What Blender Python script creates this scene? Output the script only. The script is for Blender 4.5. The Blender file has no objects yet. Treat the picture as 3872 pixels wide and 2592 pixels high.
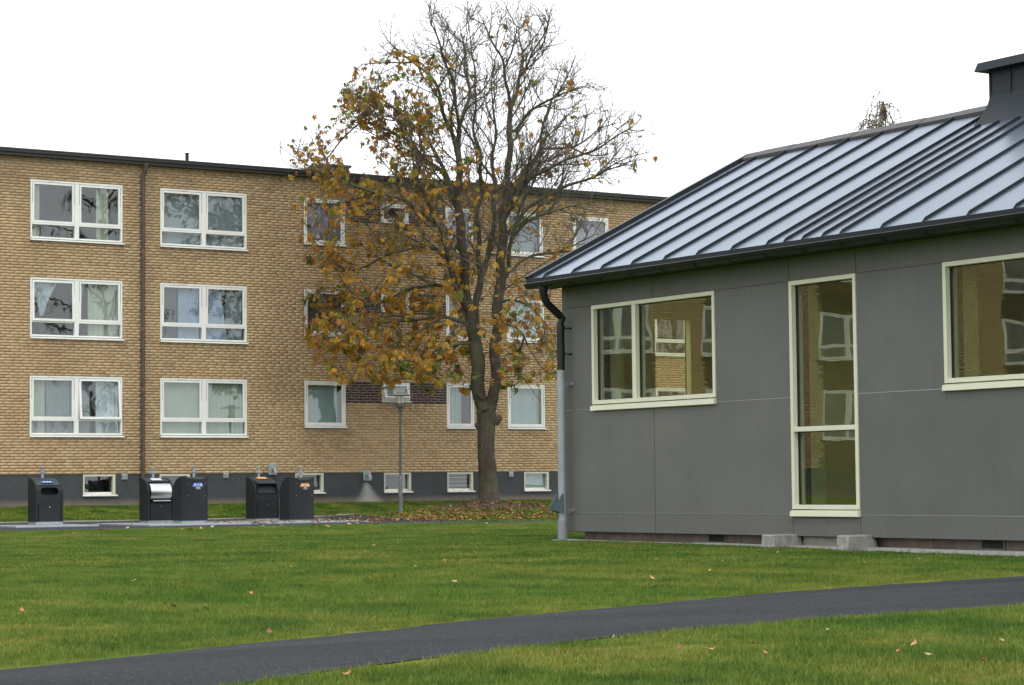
import bpy, bmesh, math, random
import numpy as np
from mathutils import Vector, Matrix, kdtree, noise

rng = np.random.default_rng(7)
random.seed(7)
S = bpy.context.scene
COL = S.collection

# ------------------------------------------------------------------ camera, sky, sun, exposure
EYE = .66
F_PX = 8619.3                      # focal length in units of a 3872 px wide sensor
PITCH, ROLL, HEAD = .0623386, .00956228, .993161
vd = Vector((math.cos(HEAD)*math.cos(PITCH), math.sin(HEAD)*math.cos(PITCH), math.sin(PITCH)))
rd = Vector((math.sin(HEAD), -math.cos(HEAD), 0)); ud = rd.cross(vd)
r2 = rd*math.cos(ROLL) - ud*math.sin(ROLL); u2 = ud*math.cos(ROLL) + rd*math.sin(ROLL)
cam = bpy.data.cameras.new('camera'); camo = bpy.data.objects.new('camera', cam); COL.objects.link(camo)
M = Matrix(((r2.x, u2.x, -vd.x), (r2.y, u2.y, -vd.y), (r2.z, u2.z, -vd.z))).to_4x4()
M.translation = Vector((0, 0, EYE)); camo.matrix_world = M
cam.sensor_width = 36; cam.sensor_fit = 'HORIZONTAL'; cam.lens = F_PX/3872*36
cam.clip_start = .1; cam.clip_end = 3000
S.camera = camo

SUN_EL, SUN_AZ = math.radians(52), math.radians(-105)      # azimuth measured from +X, counter-clockwise
world = bpy.data.worlds.new('World'); S.world = world; world.use_nodes = True
nt = world.node_tree; nt.nodes.clear()
out = nt.nodes.new('ShaderNodeOutputWorld'); bg = nt.nodes.new('ShaderNodeBackground')
sky = nt.nodes.new('ShaderNodeTexSky'); sky.sky_type = 'NISHITA'; sky.sun_disc = False
sky.sun_elevation = SUN_EL; sky.sun_rotation = math.radians(90)-SUN_AZ
sky.air_density = 1; sky.dust_density = 4
tc = nt.nodes.new('ShaderNodeTexCoord'); ns = nt.nodes.new('ShaderNodeTexNoise')
ns.inputs['Scale'].default_value = 1.6; ns.inputs['Detail'].default_value = 4
nt.links.new(tc.outputs['Generated'], ns.inputs['Vector'])
cr = nt.nodes.new('ShaderNodeValToRGB')
cr.color_ramp.elements[0].position = .3; cr.color_ramp.elements[0].color = (14.5, 15.0, 15.8, 1)
cr.color_ramp.elements[1].position = .75; cr.color_ramp.elements[1].color = (20, 20.2, 20.5, 1)
nt.links.new(ns.outputs['Fac'], cr.inputs['Fac'])
mx = nt.nodes.new('ShaderNodeMix'); mx.data_type = 'RGBA'; mx.inputs['Factor'].default_value = .93   # overcast layer over the sky
nt.links.new(sky.outputs[0], mx.inputs['A']); nt.links.new(cr.outputs[0], mx.inputs['B'])
nt.links.new(mx.outputs['Result'], bg.inputs['Color']); bg.inputs['Strength'].default_value = .1
nt.links.new(bg.outputs[0], out.inputs[0])
sl = bpy.data.lights.new('sun', 'SUN'); sl.energy = 1.0; sl.angle = math.radians(35); sl.color = (1, .96, .9)
so = bpy.data.objects.new('sun', sl); COL.objects.link(so)
sdir = Vector((math.cos(SUN_AZ)*math.cos(SUN_EL), math.sin(SUN_AZ)*math.cos(SUN_EL), math.sin(SUN_EL)))
so.rotation_euler = (-sdir).to_track_quat('-Z', 'Y').to_euler(); so.location = (0, -20, 30)
S.view_settings.view_transform = 'Standard'; S.view_settings.look = 'None'
S.view_settings.exposure = 0; S.view_settings.gamma = 1; S.view_settings.use_curve_mapping = False
S.render.engine = 'CYCLES'
S.cycles.max_bounces = 8; S.cycles.transparent_max_bounces = 16; S.cycles.use_denoising = True

# ------------------------------------------------------------------ materials
class MB_:
    """small node helper"""
    def __init__(s, name):
        s.m = bpy.data.materials.new(name); s.m.use_nodes = True
        s.t = s.m.node_tree; s.b = s.t.nodes['Principled BSDF']; s.o = s.t.nodes['Material Output']
    def n(s, typ, **kw):
        nd = s.t.nodes.new(typ)
        for k, v in kw.items(): setattr(nd, k, v)
        return nd
    def l(s, a, b): s.t.links.new(a, b)
    def noise(s, scale, detail=3, vec=None, coord='Object', rough=.5):
        nz = s.n('ShaderNodeTexNoise'); nz.inputs['Scale'].default_value = scale
        nz.inputs['Detail'].default_value = detail; nz.inputs['Roughness'].default_value = rough
        if vec is None:
            if coord == 'World': vec = s.n('ShaderNodeNewGeometry').outputs['Position']
            else: vec = s.n('ShaderNodeTexCoord').outputs[coord]
        s.l(vec, nz.inputs['Vector']); return nz.outputs['Fac']
    def ramp(s, fac, stops):
        r = s.n('ShaderNodeValToRGB'); e = r.color_ramp.elements
        while len(e) < len(stops): e.new(.5)
        for i, (p, c) in enumerate(stops):
            e[i].position = p; e[i].color = (*c, 1) if len(c) == 3 else c
        s.l(fac, r.inputs['Fac']); return r.outputs['Color']
    def mix(s, a, b, f, mode='MIX'):
        m = s.n('ShaderNodeMix', data_type='RGBA', blend_type=mode)
        for k, v in (('A', a), ('B', b), ('Factor', f)):
            if isinstance(v, (int, float)): m.inputs[k].default_value = v
            elif isinstance(v, tuple): m.inputs[k].default_value = (*v, 1)
            else: s.l(v, m.inputs[k])
        return m.outputs['Result']
    def math(s, op, a, b=0.0):
        m = s.n('ShaderNodeMath', operation=op)
        for i, v in enumerate((a, b)):
            if isinstance(v, (int, float)): m.inputs[i].default_value = v
            else: s.l(v, m.inputs[i])
        return m.outputs[0]
    def bump(s, h, st=.3, dist=.01):
        b = s.n('ShaderNodeBump'); b.inputs['Strength'].default_value = st; b.inputs['Distance'].default_value = dist
        s.l(h, b.inputs['Height']); s.l(b.outputs[0], s.b.inputs['Normal'])

def simple(name, col, rough=.6, metal=0, var=.12, scale=6, bump=0, spec=.5, coord='World', bscale=60):
    b = MB_(name); c = tuple(col)
    f = b.noise(scale, 4, coord=coord)
    lo = tuple(x*(1-var) for x in c); hi = tuple(min(1, x*(1+var)) for x in c)
    b.l(b.ramp(f, [(.3, lo), (.7, hi)]), b.b.inputs['Base Color'])
    b.b.inputs['Roughness'].default_value = rough; b.b.inputs['Metallic'].default_value = metal
    b.b.inputs['Specular IOR Level'].default_value = spec
    if bump: b.bump(b.noise(bscale, 4, coord=coord), bump, .004)
    return b.m

M_ = {}
def brick_mat():
    b = MB_('brick'); a = b.n('ShaderNodeAttribute', attribute_name='tone')
    f = b.noise(9, 4, coord='World'); g = b.noise(90, 3, coord='World')
    c = b.mix(a.outputs['Color'], (.55, .5, .46), b.math('MULTIPLY', b.math('SUBTRACT', f, .42), .5), 'MULTIPLY')
    big = b.noise(.55, 4, coord='World')
    dirt = b.ramp(big, [(.5, (0, 0, 0)), (.72, (1, 1, 1))])
    c = b.mix(c, (.6, .55, .5), b.math('MULTIPLY', dirt, .35), 'MULTIPLY')
    c = b.mix(c, (.5, .5, .5), b.math('MULTIPLY', g, .35), 'MULTIPLY')
    b.l(c, b.b.inputs['Base Color']); b.b.inputs['Roughness'].default_value = .85
    b.bump(g, .25, .003); return b.m
M_['brick'] = brick_mat()
M_['mortar'] = simple('mortar', (.225, .17, .125), .95, var=.3, scale=5)
M_['mortar_light'] = simple('light_mortar', (.34, .30, .26), .95, var=.2)
def plinth_mat():
    b = MB_('painted_plinth'); a = b.n('ShaderNodeAttribute', attribute_name='stain')
    f = b.noise(60, 5, coord='World', rough=.7); g = b.noise(3, 4, coord='World')
    base = b.ramp(g, [(.3, (.036, .042, .046)), (.7, (.052, .058, .062))])
    sep = b.n('ShaderNodeSeparateColor'); b.l(a.outputs['Color'], sep.inputs[0])
    m1 = b.ramp(b.math('MULTIPLY', sep.outputs[0], b.math('ADD', f, .35)), [(.2, (0, 0, 0)), (.85, (1, 1, 1))])
    m2 = b.ramp(b.math('MULTIPLY', sep.outputs[1], b.math('ADD', g, .5)), [(.1, (0, 0, 0)), (.9, (1, 1, 1))])
    c = b.mix(base, (.17, .14, .11), m2); c = b.mix(c, (.42, .41, .39), m1)
    b.l(c, b.b.inputs['Base Color']); b.b.inputs['Roughness'].default_value = .8
    b.bump(f, .15, .003); return b.m
M_['plinth'] = plinth_mat()
M_['white'] = simple('white_window_paint', (.76, .77, .73), .4, var=.05, scale=2)
M_['white_worn'] = simple('worn_white_paint', (.70, .68, .63), .6, var=.22, scale=14)
M_['cream'] = simple('cream_window_paint', (.68, .68, .53), .35, var=.04, scale=2)
M_['cream_sh'] = simple('basement_frame_paint', (.55, .54, .43), .5, var=.1, scale=8)
M_['gasket'] = simple('black_gasket', (.015, .015, .015), .5)
M_['steel_lt'] = simple('joint_strip_metal', (.42, .43, .44), .35, .8, var=.05)
def panel_mat():
    b = MB_('fibre_cement_panel'); f = b.noise(1.3, 5, coord='World', rough=.6); g = b.noise(140, 3, coord='World')
    oi = b.n('ShaderNodeObjectInfo')
    c = b.ramp(f, [(.3, (.134, .137, .124)), (.7, (.162, .164, .148))])
    mp = b.n('ShaderNodeMapping'); mp.inputs['Scale'].default_value = (9, 9, .45); b.l(b.n('ShaderNodeNewGeometry').outputs['Position'], mp.inputs['Vector'])
    c = b.mix(c, b.ramp(b.noise(1.0, 4, vec=mp.outputs[0]), [(.3, (.90, .90, .90)), (.7, (1.08, 1.08, 1.07))]), .28, 'MULTIPLY')
    c = b.mix(c, (.84, .85, .88), b.math('MULTIPLY', oi.outputs['Random'], .7), 'MULTIPLY')
    c = b.mix(c, (.7, .7, .7), b.math('MULTIPLY', g, .5), 'MULTIPLY')
    b.l(c, b.b.inputs['Base Color']); b.b.inputs['Roughness'].default_value = .55
    b.b.inputs['Specular IOR Level'].default_value = .3
    b.bump(g, .2, .001); return b.m
M_['panel'] = panel_mat()
M_['screw'] = simple('screw_head', (.095, .095, .088), .3, .3)
def roof_mat():
    b = MB_('painted_sheet_metal'); f = b.noise(2.2, 3, coord='World'); g = b.noise(.9, 2, coord='World')
    oi = b.n('ShaderNodeObjectInfo')
    b.l(b.ramp(f, [(.3, (.050, .066, .090)), (.7, (.060, .078, .105))]), b.b.inputs['Base Color'])
    b.b.inputs['Metallic'].default_value = .0; b.b.inputs['Specular IOR Level'].default_value = .9; b.b.inputs['Specular Tint'].default_value = (.80, .90, 1, 1)
    b.l(b.math('ADD', b.math('MULTIPLY', f, .12), .22), b.b.inputs['Roughness'])
    b.b.inputs['Coat Weight'].default_value = .5; b.b.inputs['Coat Roughness'].default_value = .25
    b.bump(g, .12, .012); return b.m
M_['roof'] = roof_mat()
def sky_tinted_coat(m, tint):
    t = m.node_tree; p = t.nodes['Principled BSDF']; o = t.nodes['Material Output']
    p.inputs['Specular IOR Level'].default_value = 0; p.inputs['Coat Weight'].default_value = 0
    gl = t.nodes.new('ShaderNodeBsdfGlossy'); gl.inputs['Roughness'].default_value = .27; gl.inputs['Color'].default_value = (*tint, 1)
    fr = t.nodes.new('ShaderNodeFresnel'); fr.inputs['IOR'].default_value = 1.62; mx_ = t.nodes.new('ShaderNodeMixShader')
    t.links.new(fr.outputs[0], mx_.inputs[0]); t.links.new(p.outputs[0], mx_.inputs[1]); t.links.new(gl.outputs[0], mx_.inputs[2]); t.links.new(mx_.outputs[0], o.inputs[0])
sky_tinted_coat(M_['roof'], (.78, .84, .93))  # gloss tinted blue: the bluish sky's reflection is put into the coat colour
M_['black_metal'] = simple('black_coated_metal', (.011, .013, .015), .36, .0, var=.1, spec=.38)
M_['seam'] = simple('seam_metal', (.014, .018, .023), .42, .0, spec=.22)
M_['chimney'] = simple('chimney_cladding', (.016, .024, .030), .45, .0, spec=.2, var=.1, scale=1.5)
M_['soffit'] = simple('soffit', (.05, .05, .042), .8)
def galv(name='galvanised_steel', c=(.31, .345, .36)):
    b = MB_(name); v = b.n('ShaderNodeTexVoronoi'); v.inputs['Scale'].default_value = 45
    b.l(b.n('ShaderNodeNewGeometry').outputs['Position'], v.inputs['Vector'])
    f = b.noise(6, 4, coord='World')
    k = b.math('ADD', b.math('MULTIPLY', v.outputs['Distance'], .3), f)
    b.l(b.ramp(k, [(.35, tuple(x*.82 for x in c)), (.85, tuple(x*1.12 for x in c))]), b.b.inputs['Base Color'])
    b.b.inputs['Metallic'].default_value = .35; b.b.inputs['Roughness'].default_value = .5; return b.m
M_['galv'] = galv()
M_['galv_grey'] = simple('grey_pipe', (.24, .26, .28), .5, .1, var=.1)
M_['blue_galv'] = simple('diverter_coating', (.13, .175, .215), .45, .2, var=.08)
M_['stainless'] = simple('brushed_stainless', (.62, .62, .61), .28, 1, var=.06, scale=30)
M_['bin'] = simple('bin_coating', (.017, .021, .024), .5, .0, var=.15, spec=.22, scale=3)
M_['bin_top'] = simple('bin_coating_edge', (.035, .04, .05), .45, .0, spec=.4)
M_['dark'] = simple('dark_cavity', (.006, .006, .007), .9)
M_['brown'] = simple('brown_downpipe', (.066, .048, .038), .45, var=.25, scale=5)
M_['rust'] = simple('rusty_bracket', (.17, .085, .06), .8, var=.2)
M_['fascia'] = simple('roof_fascia', (.020, .019, .018), .6)
M_['felt'] = simple('roof_flashing', (.085, .09, .095), .5, var=.35, scale=9)
M_['concrete'] = simple('concrete', (.27, .27, .245), .9, var=.25, scale=18, bump=.6, bscale=50)
M_['strip'] = simple('pale_concrete_strip', (.34, .34, .31), .9, var=.3, scale=30)
M_['plinth2'] = simple('recessed_plinth_board', (.19, .155, .12), .9, var=.22, scale=7)
M_['kerb'] = simple('sandy_kerb_stone', (.30, .285, .25), .9, var=.15, scale=10)
M_['slab'] = simple('steel_cover_plate', (.34, .37, .40), .5, .2, var=.1, scale=6)
M_['room'] = simple('room_paint', (.30, .30, .25), .9)
M_['olive_room'] = simple('interior_wall_paint', (.74, .70, .38), .9, var=.05)
M_['lamp_grey'] = simple('lamp_post_paint', (.055, .07, .068), .55, var=.25, scale=20)
M_['lamp_hat'] = simple('weathered_lamp_hat', (.20, .20, .15), .7, var=.2, scale=25)
M_['post_low'] = simple('old_post_paint', (.105, .12, .115), .6, var=.3, scale=16)

def glass(name, tint=(.86, .92, .88), refl=1.6, base=.03, wav=.0, wscale=1.2, rough=.0):
    b = MB_(name); b.t.nodes.remove(b.b)
    ge = b.n('ShaderNodeNewGeometry'); dt_ = b.n('ShaderNodeVectorMath', operation='DOT_PRODUCT'); b.l(ge.outputs['Incoming'], dt_.inputs[0]); b.l(ge.outputs['Normal'], dt_.inputs[1])
    k_ = b.math('SUBTRACT', 1.0, b.math('ABSOLUTE', dt_.outputs['Value'])); fres = b.math('ADD', .04, b.math('MULTIPLY', .96, b.math('POWER', k_, 5.0)))
    gl = b.n('ShaderNodeBsdfGlossy'); gl.inputs['Roughness'].default_value = rough; gl.inputs['Color'].default_value = (1, 1, 1, 1)
    tr = b.n('ShaderNodeBsdfTransparent'); tr.inputs['Color'].default_value = (*tint, 1)
    mix = b.n('ShaderNodeMixShader')
    if wav:
        bp = b.n('ShaderNodeBump'); bp.inputs['Strength'].default_value = 1; bp.inputs['Distance'].default_value = wav
        b.l(b.noise(wscale, 1.5, coord='World'), bp.inputs['Height']); b.l(bp.outputs[0], gl.inputs['Normal'])
    f = b.math('ADD', b.math('MULTIPLY', fres, refl), base)
    b.l(f, mix.inputs[0]); b.l(tr.outputs[0], mix.inputs[1]); b.l(gl.outputs[0], mix.inputs[2])
    b.l(mix.outputs[0], b.o.inputs[0]); return b.m
M_['glass_a'] = glass('apartment_glass', (.84, .88, .88), 1.0, .025, .0015, 1.8)
M_['glass_b'] = glass('tinted_glass', (.90, .91, .79), 1.1, .05, .0016, 1.3)
M_['glass_l'] = glass('lamp_lens', (.66, .64, .5), 1.5, .15, 0, 1, .3)
def cloth(name, c):
    b = MB_(name); b.l(b.ramp(b.noise(3, 3, coord='World'), [(.3, tuple(x*.85 for x in c)), (.7, c)]), b.b.inputs['Base Color'])
    b.b.inputs['Roughness'].default_value = .9
    b.b.inputs['Sheen Weight'].default_value = .2; return b.m
CL = {'white': cloth('white_cloth', (.72, .75, .78)), 'cream': cloth('cream_cloth', (.62, .62, .50)), 'green': cloth('pale_green_blind', (.52, .56, .45)),
      'blue': cloth('pale_blue_cloth', (.42, .50, .66)), 'lilac': cloth('lilac_cloth', (.44, .36, .46)), 'grey': cloth('grey_cloth', (.30, .34, .36)),
      'teal': cloth('pale_teal_cloth', (.46, .54, .52)), 'dark': cloth('dark_cloth', (.10, .11, .12))}

# ------------------------------------------------------------------ mesh building
class Geo:
    def __init__(s): s.v = []; s.f = []
    def quad(s, a, b, c, d):
        i = len(s.v); s.v += [a, b, c, d]; s.f.append((i, i+1, i+2, i+3))
    def box(s, x0, x1, y0, y1, z0, z1):
        i = len(s.v)
        s.v += [(x0, y0, z0), (x1, y0, z0), (x1, y1, z0), (x0, y1, z0), (x0, y0, z1), (x1, y0, z1), (x1, y1, z1), (x0, y1, z1)]
        s.f += [(i, i+3, i+2, i+1), (i+4, i+5, i+6, i+7), (i, i+1, i+5, i+4), (i+1, i+2, i+6, i+5), (i+2, i+3, i+7, i+6), (i+3, i, i+4, i+7)]
        return s
    def tube(s, pts, rads, n=12, cap=True, shape=None):
        pts = [Vector(p) for p in pts]
        if isinstance(rads, (int, float)): rads = [rads]*len(pts)
        t = (pts[1]-pts[0]).normalized(); a = t.orthogonal().normalized(); b0 = len(s.v)
        for k, p in enumerate(pts):
            if k == 0: t = (pts[1]-pts[0])
            elif k == len(pts)-1: t = (pts[-1]-pts[-2])
            else: t = (pts[k+1]-pts[k]).normalized() + (pts[k]-pts[k-1]).normalized()
            t = t.normalized(); a = (a - t*a.dot(t)).normalized(); c = t.cross(a)
            for j in range(n):
                an = 2*math.pi*j/n; s.v.append(tuple(p + (a*math.cos(an) + c*math.sin(an))*rads[k]))
        for k in range(len(pts)-1):
            for j in range(n):
                q = b0+k*n; s.f.append((q+j, q+(j+1) % n, q+n+(j+1) % n, q+n+j))
        if cap:
            s.f.append(tuple(b0+j for j in range(n))[::-1]); q = b0+(len(pts)-1)*n; s.f.append(tuple(q+j for j in range(n)))
        return s
    def lathe(s, c, prof, n=24):
        return s.tube([(c[0], c[1], c[2]+z+1e-5*i) for i, (z, r) in enumerate(prof)], [r for z, r in prof], n)
    def loft(s, rings, close=True, cap=True):
        b0 = len(s.v); n = len(rings[0])
        for r in rings: s.v += [tuple(p) for p in r]
        for k in range(len(rings)-1):
            for j in range(n if close else n-1):
                q = b0+k*n; s.f.append((q+j, q+(j+1) % n, q+n+(j+1) % n, q+n+j))
        if cap and close:
            s.f.append(tuple(b0+j for j in range(n))[::-1]); q = b0+(len(rings)-1)*n; s.f.append(tuple(q+j for j in range(n)))
        return s

def fix_normals(me):
    bm = bmesh.new(); bm.from_mesh(me); bmesh.ops.recalc_face_normals(bm, faces=bm.faces); bm.to_mesh(me); bm.free()

def mesh_obj(name, g, mat, parent=None, origin=(0, 0, 0), bevel=0, smooth=False, fix=True):
    me = bpy.data.meshes.new(name)
    ox, oy, oz = origin
    vs = [(x-ox, y-oy, z-oz) for x, y, z in g.v] if origin != (0, 0, 0) else g.v
    me.from_pydata(vs, [], g.f)
    if fix: fix_normals(me)
    if mat: me.materials.append(mat)
    o = bpy.data.objects.new(name, me); COL.objects.link(o)
    if parent: o.parent = parent
    if bevel:
        md = o.modifiers.new('bevel', 'BEVEL'); md.width = bevel; md.segments = 1; md.limit_method = 'ANGLE'
    if smooth:
        me.polygons.foreach_set('use_smooth', [True]*len(me.polygons))
        try: me.set_sharp_from_angle(angle=math.radians(40))
        except Exception: pass
    return o
def np_mesh(name, V, F, mat):
    """V (n,3), F (m,k) arrays"""
    me = bpy.data.meshes.new(name); k = F.shape[1]
    me.vertices.add(len(V)); me.vertices.foreach_set('co', np.asarray(V, np.float32).ravel())
    me.loops.add(F.size); me.loops.foreach_set('vertex_index', F.astype(np.int32).ravel())
    me.polygons.add(len(F)); me.polygons.foreach_set('loop_start', np.arange(0, F.size, k, dtype=np.int32))
    me.polygons.foreach_set('loop_total', np.full(len(F), k, np.int32))
    me.update(calc_edges=True); me.validate()
    if mat: me.materials.append(mat)
    return me
def link(name, me, parent=None, loc=(0, 0, 0)):
    o = bpy.data.objects.new(name, me); COL.objects.link(o); o.location = loc
    if parent: o.parent = parent
    return o
def tag(o, label=None, cat=None, group=None, kind=None):
    if label: o['label'] = label
    if cat: o['category'] = cat
    if group: o['group'] = group
    if kind: o['kind'] = kind
    return o
def empty(name, loc, label, cat, group=None, rz=0):
    o = bpy.data.objects.new(name, None); COL.objects.link(o); o.location = loc; o.rotation_euler.z = rz
    o.empty_display_size = .2
    return tag(o, label, cat, group)
def copy_tree(o, parent=None):
    c = o.copy(); COL.objects.link(c)
    if parent: c.parent = parent
    for ch in list(o.children): copy_tree(ch, c)
    return c

# ------------------------------------------------------------------ terrain
TREE = (33.38, 52.43)
def sstep(a, b, x): t = np.clip((x-a)/(b-a), 0, 1); return t*t*(3-2*t)
def terrain(X, Y):
    X = np.asarray(X, float); Y = np.asarray(Y, float)
    yc = 33.7-1.9*np.clip(X-20.4, 0, 1.5)
    z = -.225*sstep(0, 1, (Y-yc)/4.6) + .07*sstep(52.3, 53.0, Y) + .36*sstep(53.0, 57.0, Y)
    m = np.exp(-(((X-TREE[0])/3.2)**2 + ((Y-TREE[1])/2.3)**2))
    z = z + m*np.clip(.19 - z, 0, 1)
    z = z - .03*sstep(20, 15, Y)*sstep(12.5, 14.5, X)*sstep(26, 20, Y)
    return z
# path (far and near edge polylines, metres)
FAR = np.array([(-9, 2.2), (-3, 5.15), (0, 6.62), (3.01, 8.08), (3.85, 8.47), (6.3, 9.62), (9.03, 10.70), (11.45, 11.22), (14.5, 11.5), (20, 11.7)])
NEAR = np.array([(-8.2, .4), (-2.2, 3.6), (1.0, 5.4), (3.41, 6.94), (5.03, 7.78), (7.0, 8.42), (8.63, 8.60), (11.5, 8.75), (15, 8.9), (20, 9.0)])
def path_d(X, Y):
    """signed: negative inside the path, else distance-like offset to nearer edge (vertical in Y)"""
    yf = np.interp(X, FAR[:, 0], FAR[:, 1]); yn = np.interp(X, NEAR[:, 0], NEAR[:, 1])
    return np.maximum(Y-yf, yn-Y)

def grass_color_nodes(b, for_blade):
    pos = b.n('ShaderNodeNewGeometry').outputs['Position']
    mp = b.n('ShaderNodeMapping'); mp.inputs['Rotation'].default_value = (0, 0, -HEAD)   # patches run across the slope
    mp.inputs['Scale'].default_value = (1.0, .80, 1); b.l(pos, mp.inputs['Vector']); v = mp.outputs[0]
    n1 = b.noise(1.15, 6, vec=v, rough=.68); n2 = b.noise(.2, 3, vec=v); n3 = b.noise(5.5, 5, vec=pos, rough=.75)
    c = b.ramp(n1, [(.30, (.040, .098, .018)), (.42, (.086, .158, .024)), (.53, (.148, .206, .037)), (.65, (.225, .240, .060)), (.78, (.30, .285, .095))])
    c = b.mix(c, b.ramp(n2, [(.35, (.75, .95, .7)), (.65, (1.15, 1.05, .95))]), .8, 'MULTIPLY')
    c = b.mix(c, b.ramp(n3, [(.32, (.55, .64, .55)), (.52, (1, 1, 1)), (.7, (1.35, 1.25, 1.15))]), .9, 'MULTIPLY')
    return c
def ground_mat():
    b = MB_('lawn_ground'); c = grass_color_nodes(b, False)
    a = b.n('ShaderNodeAttribute', attribute_name='dirt'); n = b.noise(2.5, 5, coord='World')
    c = b.mix(c, (.72, .72, .62), 1.0, 'MULTIPLY')
    c = b.mix(c, b.ramp(n, [(.3, (.055, .045, .03)), (.7, (.12, .095, .065))]), b.ramp(b.math('MULTIPLY', a.outputs['Fac'], b.math('ADD', n, .6)), [(.3, (0, 0, 0)), (.75, (1, 1, 1))]))
    b.l(c, b.b.inputs['Base Color']); b.b.inputs['Roughness'].default_value = 1; b.b.inputs['Specular IOR Level'].default_value = .05
    b.bump(b.noise(30, 4, coord='World'), .6, .02); return b.m
def blade_mat():
    b = MB_('grass_blade'); c = grass_color_nodes(b, True)
    a = b.n('ShaderNodeAttribute', attribute_type='INSTANCER', attribute_name='tint')
    r = b.n('ShaderNodeAttribute', attribute_name='shade')
    c = b.mix(c, b.ramp(r.outputs['Fac'], [(0, (.6, .75, .55)), (.5, (1, 1, 1)), (.9, (1.25, 1.15, 1.0)), (1, (2.0, 1.5, 1.4))]), 1, 'MULTIPLY')
    c = b.mix(c, (.26, .25, .06), a.outputs['Fac'])
    b.l(c, b.b.inputs['Base Color']); b.b.inputs['Roughness'].default_value = .55; b.b.inputs['Specular IOR Level'].default_value = .25
    tr = b.n('ShaderNodeBsdfTranslucent'); b.l(c, tr.inputs['Color']); ms = b.n('ShaderNodeMixShader'); ms.inputs[0].default_value = .3
    b.l(b.b.outputs[0], ms.inputs[1]); b.l(tr.outputs[0], ms.inputs[2]); b.l(ms.outputs[0], b.o.inputs[0]); return b.m
def asphalt_mat(name, base=.026, patch=.02):
    b = MB_(name); v = b.n('ShaderNodeTexVoronoi'); v.inputs['Scale'].default_value = 130
    b.l(b.n('ShaderNodeNewGeometry').outputs['Position'], v.inputs['Vector'])
    pos = b.n('ShaderNodeNewGeometry').outputs['Position']
    mp = b.n('ShaderNodeMapping'); mp.inputs['Rotation'].default_value = (0, 0, -.42); mp.inputs['Scale'].default_value = (.35, 2.6, 1); b.l(pos, mp.inputs['Vector'])
    st = b.noise(1.0, 4, vec=mp.outputs[0]); f = b.noise(45, 4, coord='World', rough=.7)
    c = b.ramp(v.outputs['Color'], [(0, (base*.45, base*.51, base*.57)), (.6, (base*1.05, base*1.17, base*1.29)), (.85, (base*1.6, base*1.74, base*1.85)), (1, (base*4.5, base*4.5, base*4.6))])
    c = b.mix(c, b.ramp(st, [(.35, (.8, .8, .82)), (.7, (1.35, 1.33, 1.3))]), .9, 'MULTIPLY')
    c = b.mix(c, b.ramp(f, [(.3, (.7, .7, .7)), (.7, (1.25, 1.25, 1.25))]), .8, 'MULTIPLY')
    b.l(c, b.b.inputs['Base Color']); b.b.inputs['Roughness'].default_value = .8
    b.b.inputs['Specular IOR Level'].default_value = .12; b.bump(v.outputs['Distance'], .5, .006); return b.m
M_['ground'] = ground_mat(); M_['blade'] = blade_mat(); M_['asphalt'] = asphalt_mat('asphalt_path'); M_['paving'] = asphalt_mat('bin_yard_asphalt', .05)

def grid_sheet(name, xs, ys, mat, dz=0, holes=None):
    X, Y = np.meshgrid(xs, ys); Z = terrain(X, Y)+dz
    V = np.stack([X, Y, Z], -1).reshape(-1, 3); nx = len(xs)
    i = np.arange(len(ys)-1)[:, None]*nx + np.arange(nx-1)[None, :]
    F = np.stack([i, i+1, i+1+nx, i+nx], -1).reshape(-1, 4)
    me = np_mesh(name, V, F, mat); me.polygons.foreach_set('use_smooth', [True]*len(F)); return link(name, me), V
xs = np.concatenate([np.linspace(-500, -20, 14), np.linspace(-10, 12, 45), np.linspace(12.5, 44, 106), np.linspace(50, 700, 14)])
ys = np.concatenate([np.linspace(-500, -10, 12), np.linspace(0, 30, 61), np.linspace(30.3, 57.4, 150), np.linspace(60, 800, 14)])
ground, GV = grid_sheet('lawn', xs, ys, M_['ground']); tag(ground, kind='structure')
d = np.exp(-(((GV[:, 0]-TREE[0])/2.7)**2 + ((GV[:, 1]-TREE[1]+.2)/2.0)**2)*1.2)
d = np.maximum(d, .42*np.exp(-(((GV[:, 0]-31.5)/4.5)**2 + ((GV[:, 1]-50.6)/1.6)**2)))
d = np.maximum(d, .9*(GV[:, 1] > 56.7)*(GV[:, 1] < 58))
d = np.maximum(d, .8*(np.abs(GV[:, 0]-15.2) < .3)*(GV[:, 1] < 22.6)*(GV[:, 1] > 8))
at = ground.data.attributes.new('dirt', 'FLOAT', 'POINT'); at.data.foreach_set('value', d.astype(np.float32))

# path ribbon
def ribbon(name, A, B, mat, dz, n=160, m=9):
    ta = np.linspace(0, 1, n)
    def res(P):
        s = np.concatenate([[0], np.cumsum(np.hypot(*np.diff(P, axis=0).T))]); s /= s[-1]
        # light smoothing of the polyline
        q = np.stack([np.interp(ta, s, P[:, 0]), np.interp(ta, s, P[:, 1])], -1)
        for _ in range(6): q[1:-1] = (q[:-2]+2*q[1:-1]+q[2:])/4
        return q
    a, b = res(A), res(B); w = np.linspace(0, 1, m)
    jag = .014*rng.standard_normal((n, 2)) + .03*np.stack([np.sin(np.arange(n)*.55), np.cos(np.arange(n)*.43+1)*np.sin(np.arange(n)*.17)], -1)
    a = a + jag; b = b + jag[::-1]
    P = a[:, None, :]*(1-w)[None, :, None] + b[:, None, :]*w[None, :, None]
    Z = terrain(P[..., 0], P[..., 1]) + dz + .02*np.sin(w*math.pi)[None, :]
    V = np.concatenate([P, Z[..., None]], -1).reshape(-1, 3)
    i = np.arange(n-1)[:, None]*m + np.arange(m-1)[None, :]
    F = np.stack([i, i+1, i+1+m, i+m], -1).reshape(-1, 4)[:, ::-1]
    me = np_mesh(name, V, F, mat); o = link(name, me); fix_up(me); return o
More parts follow.
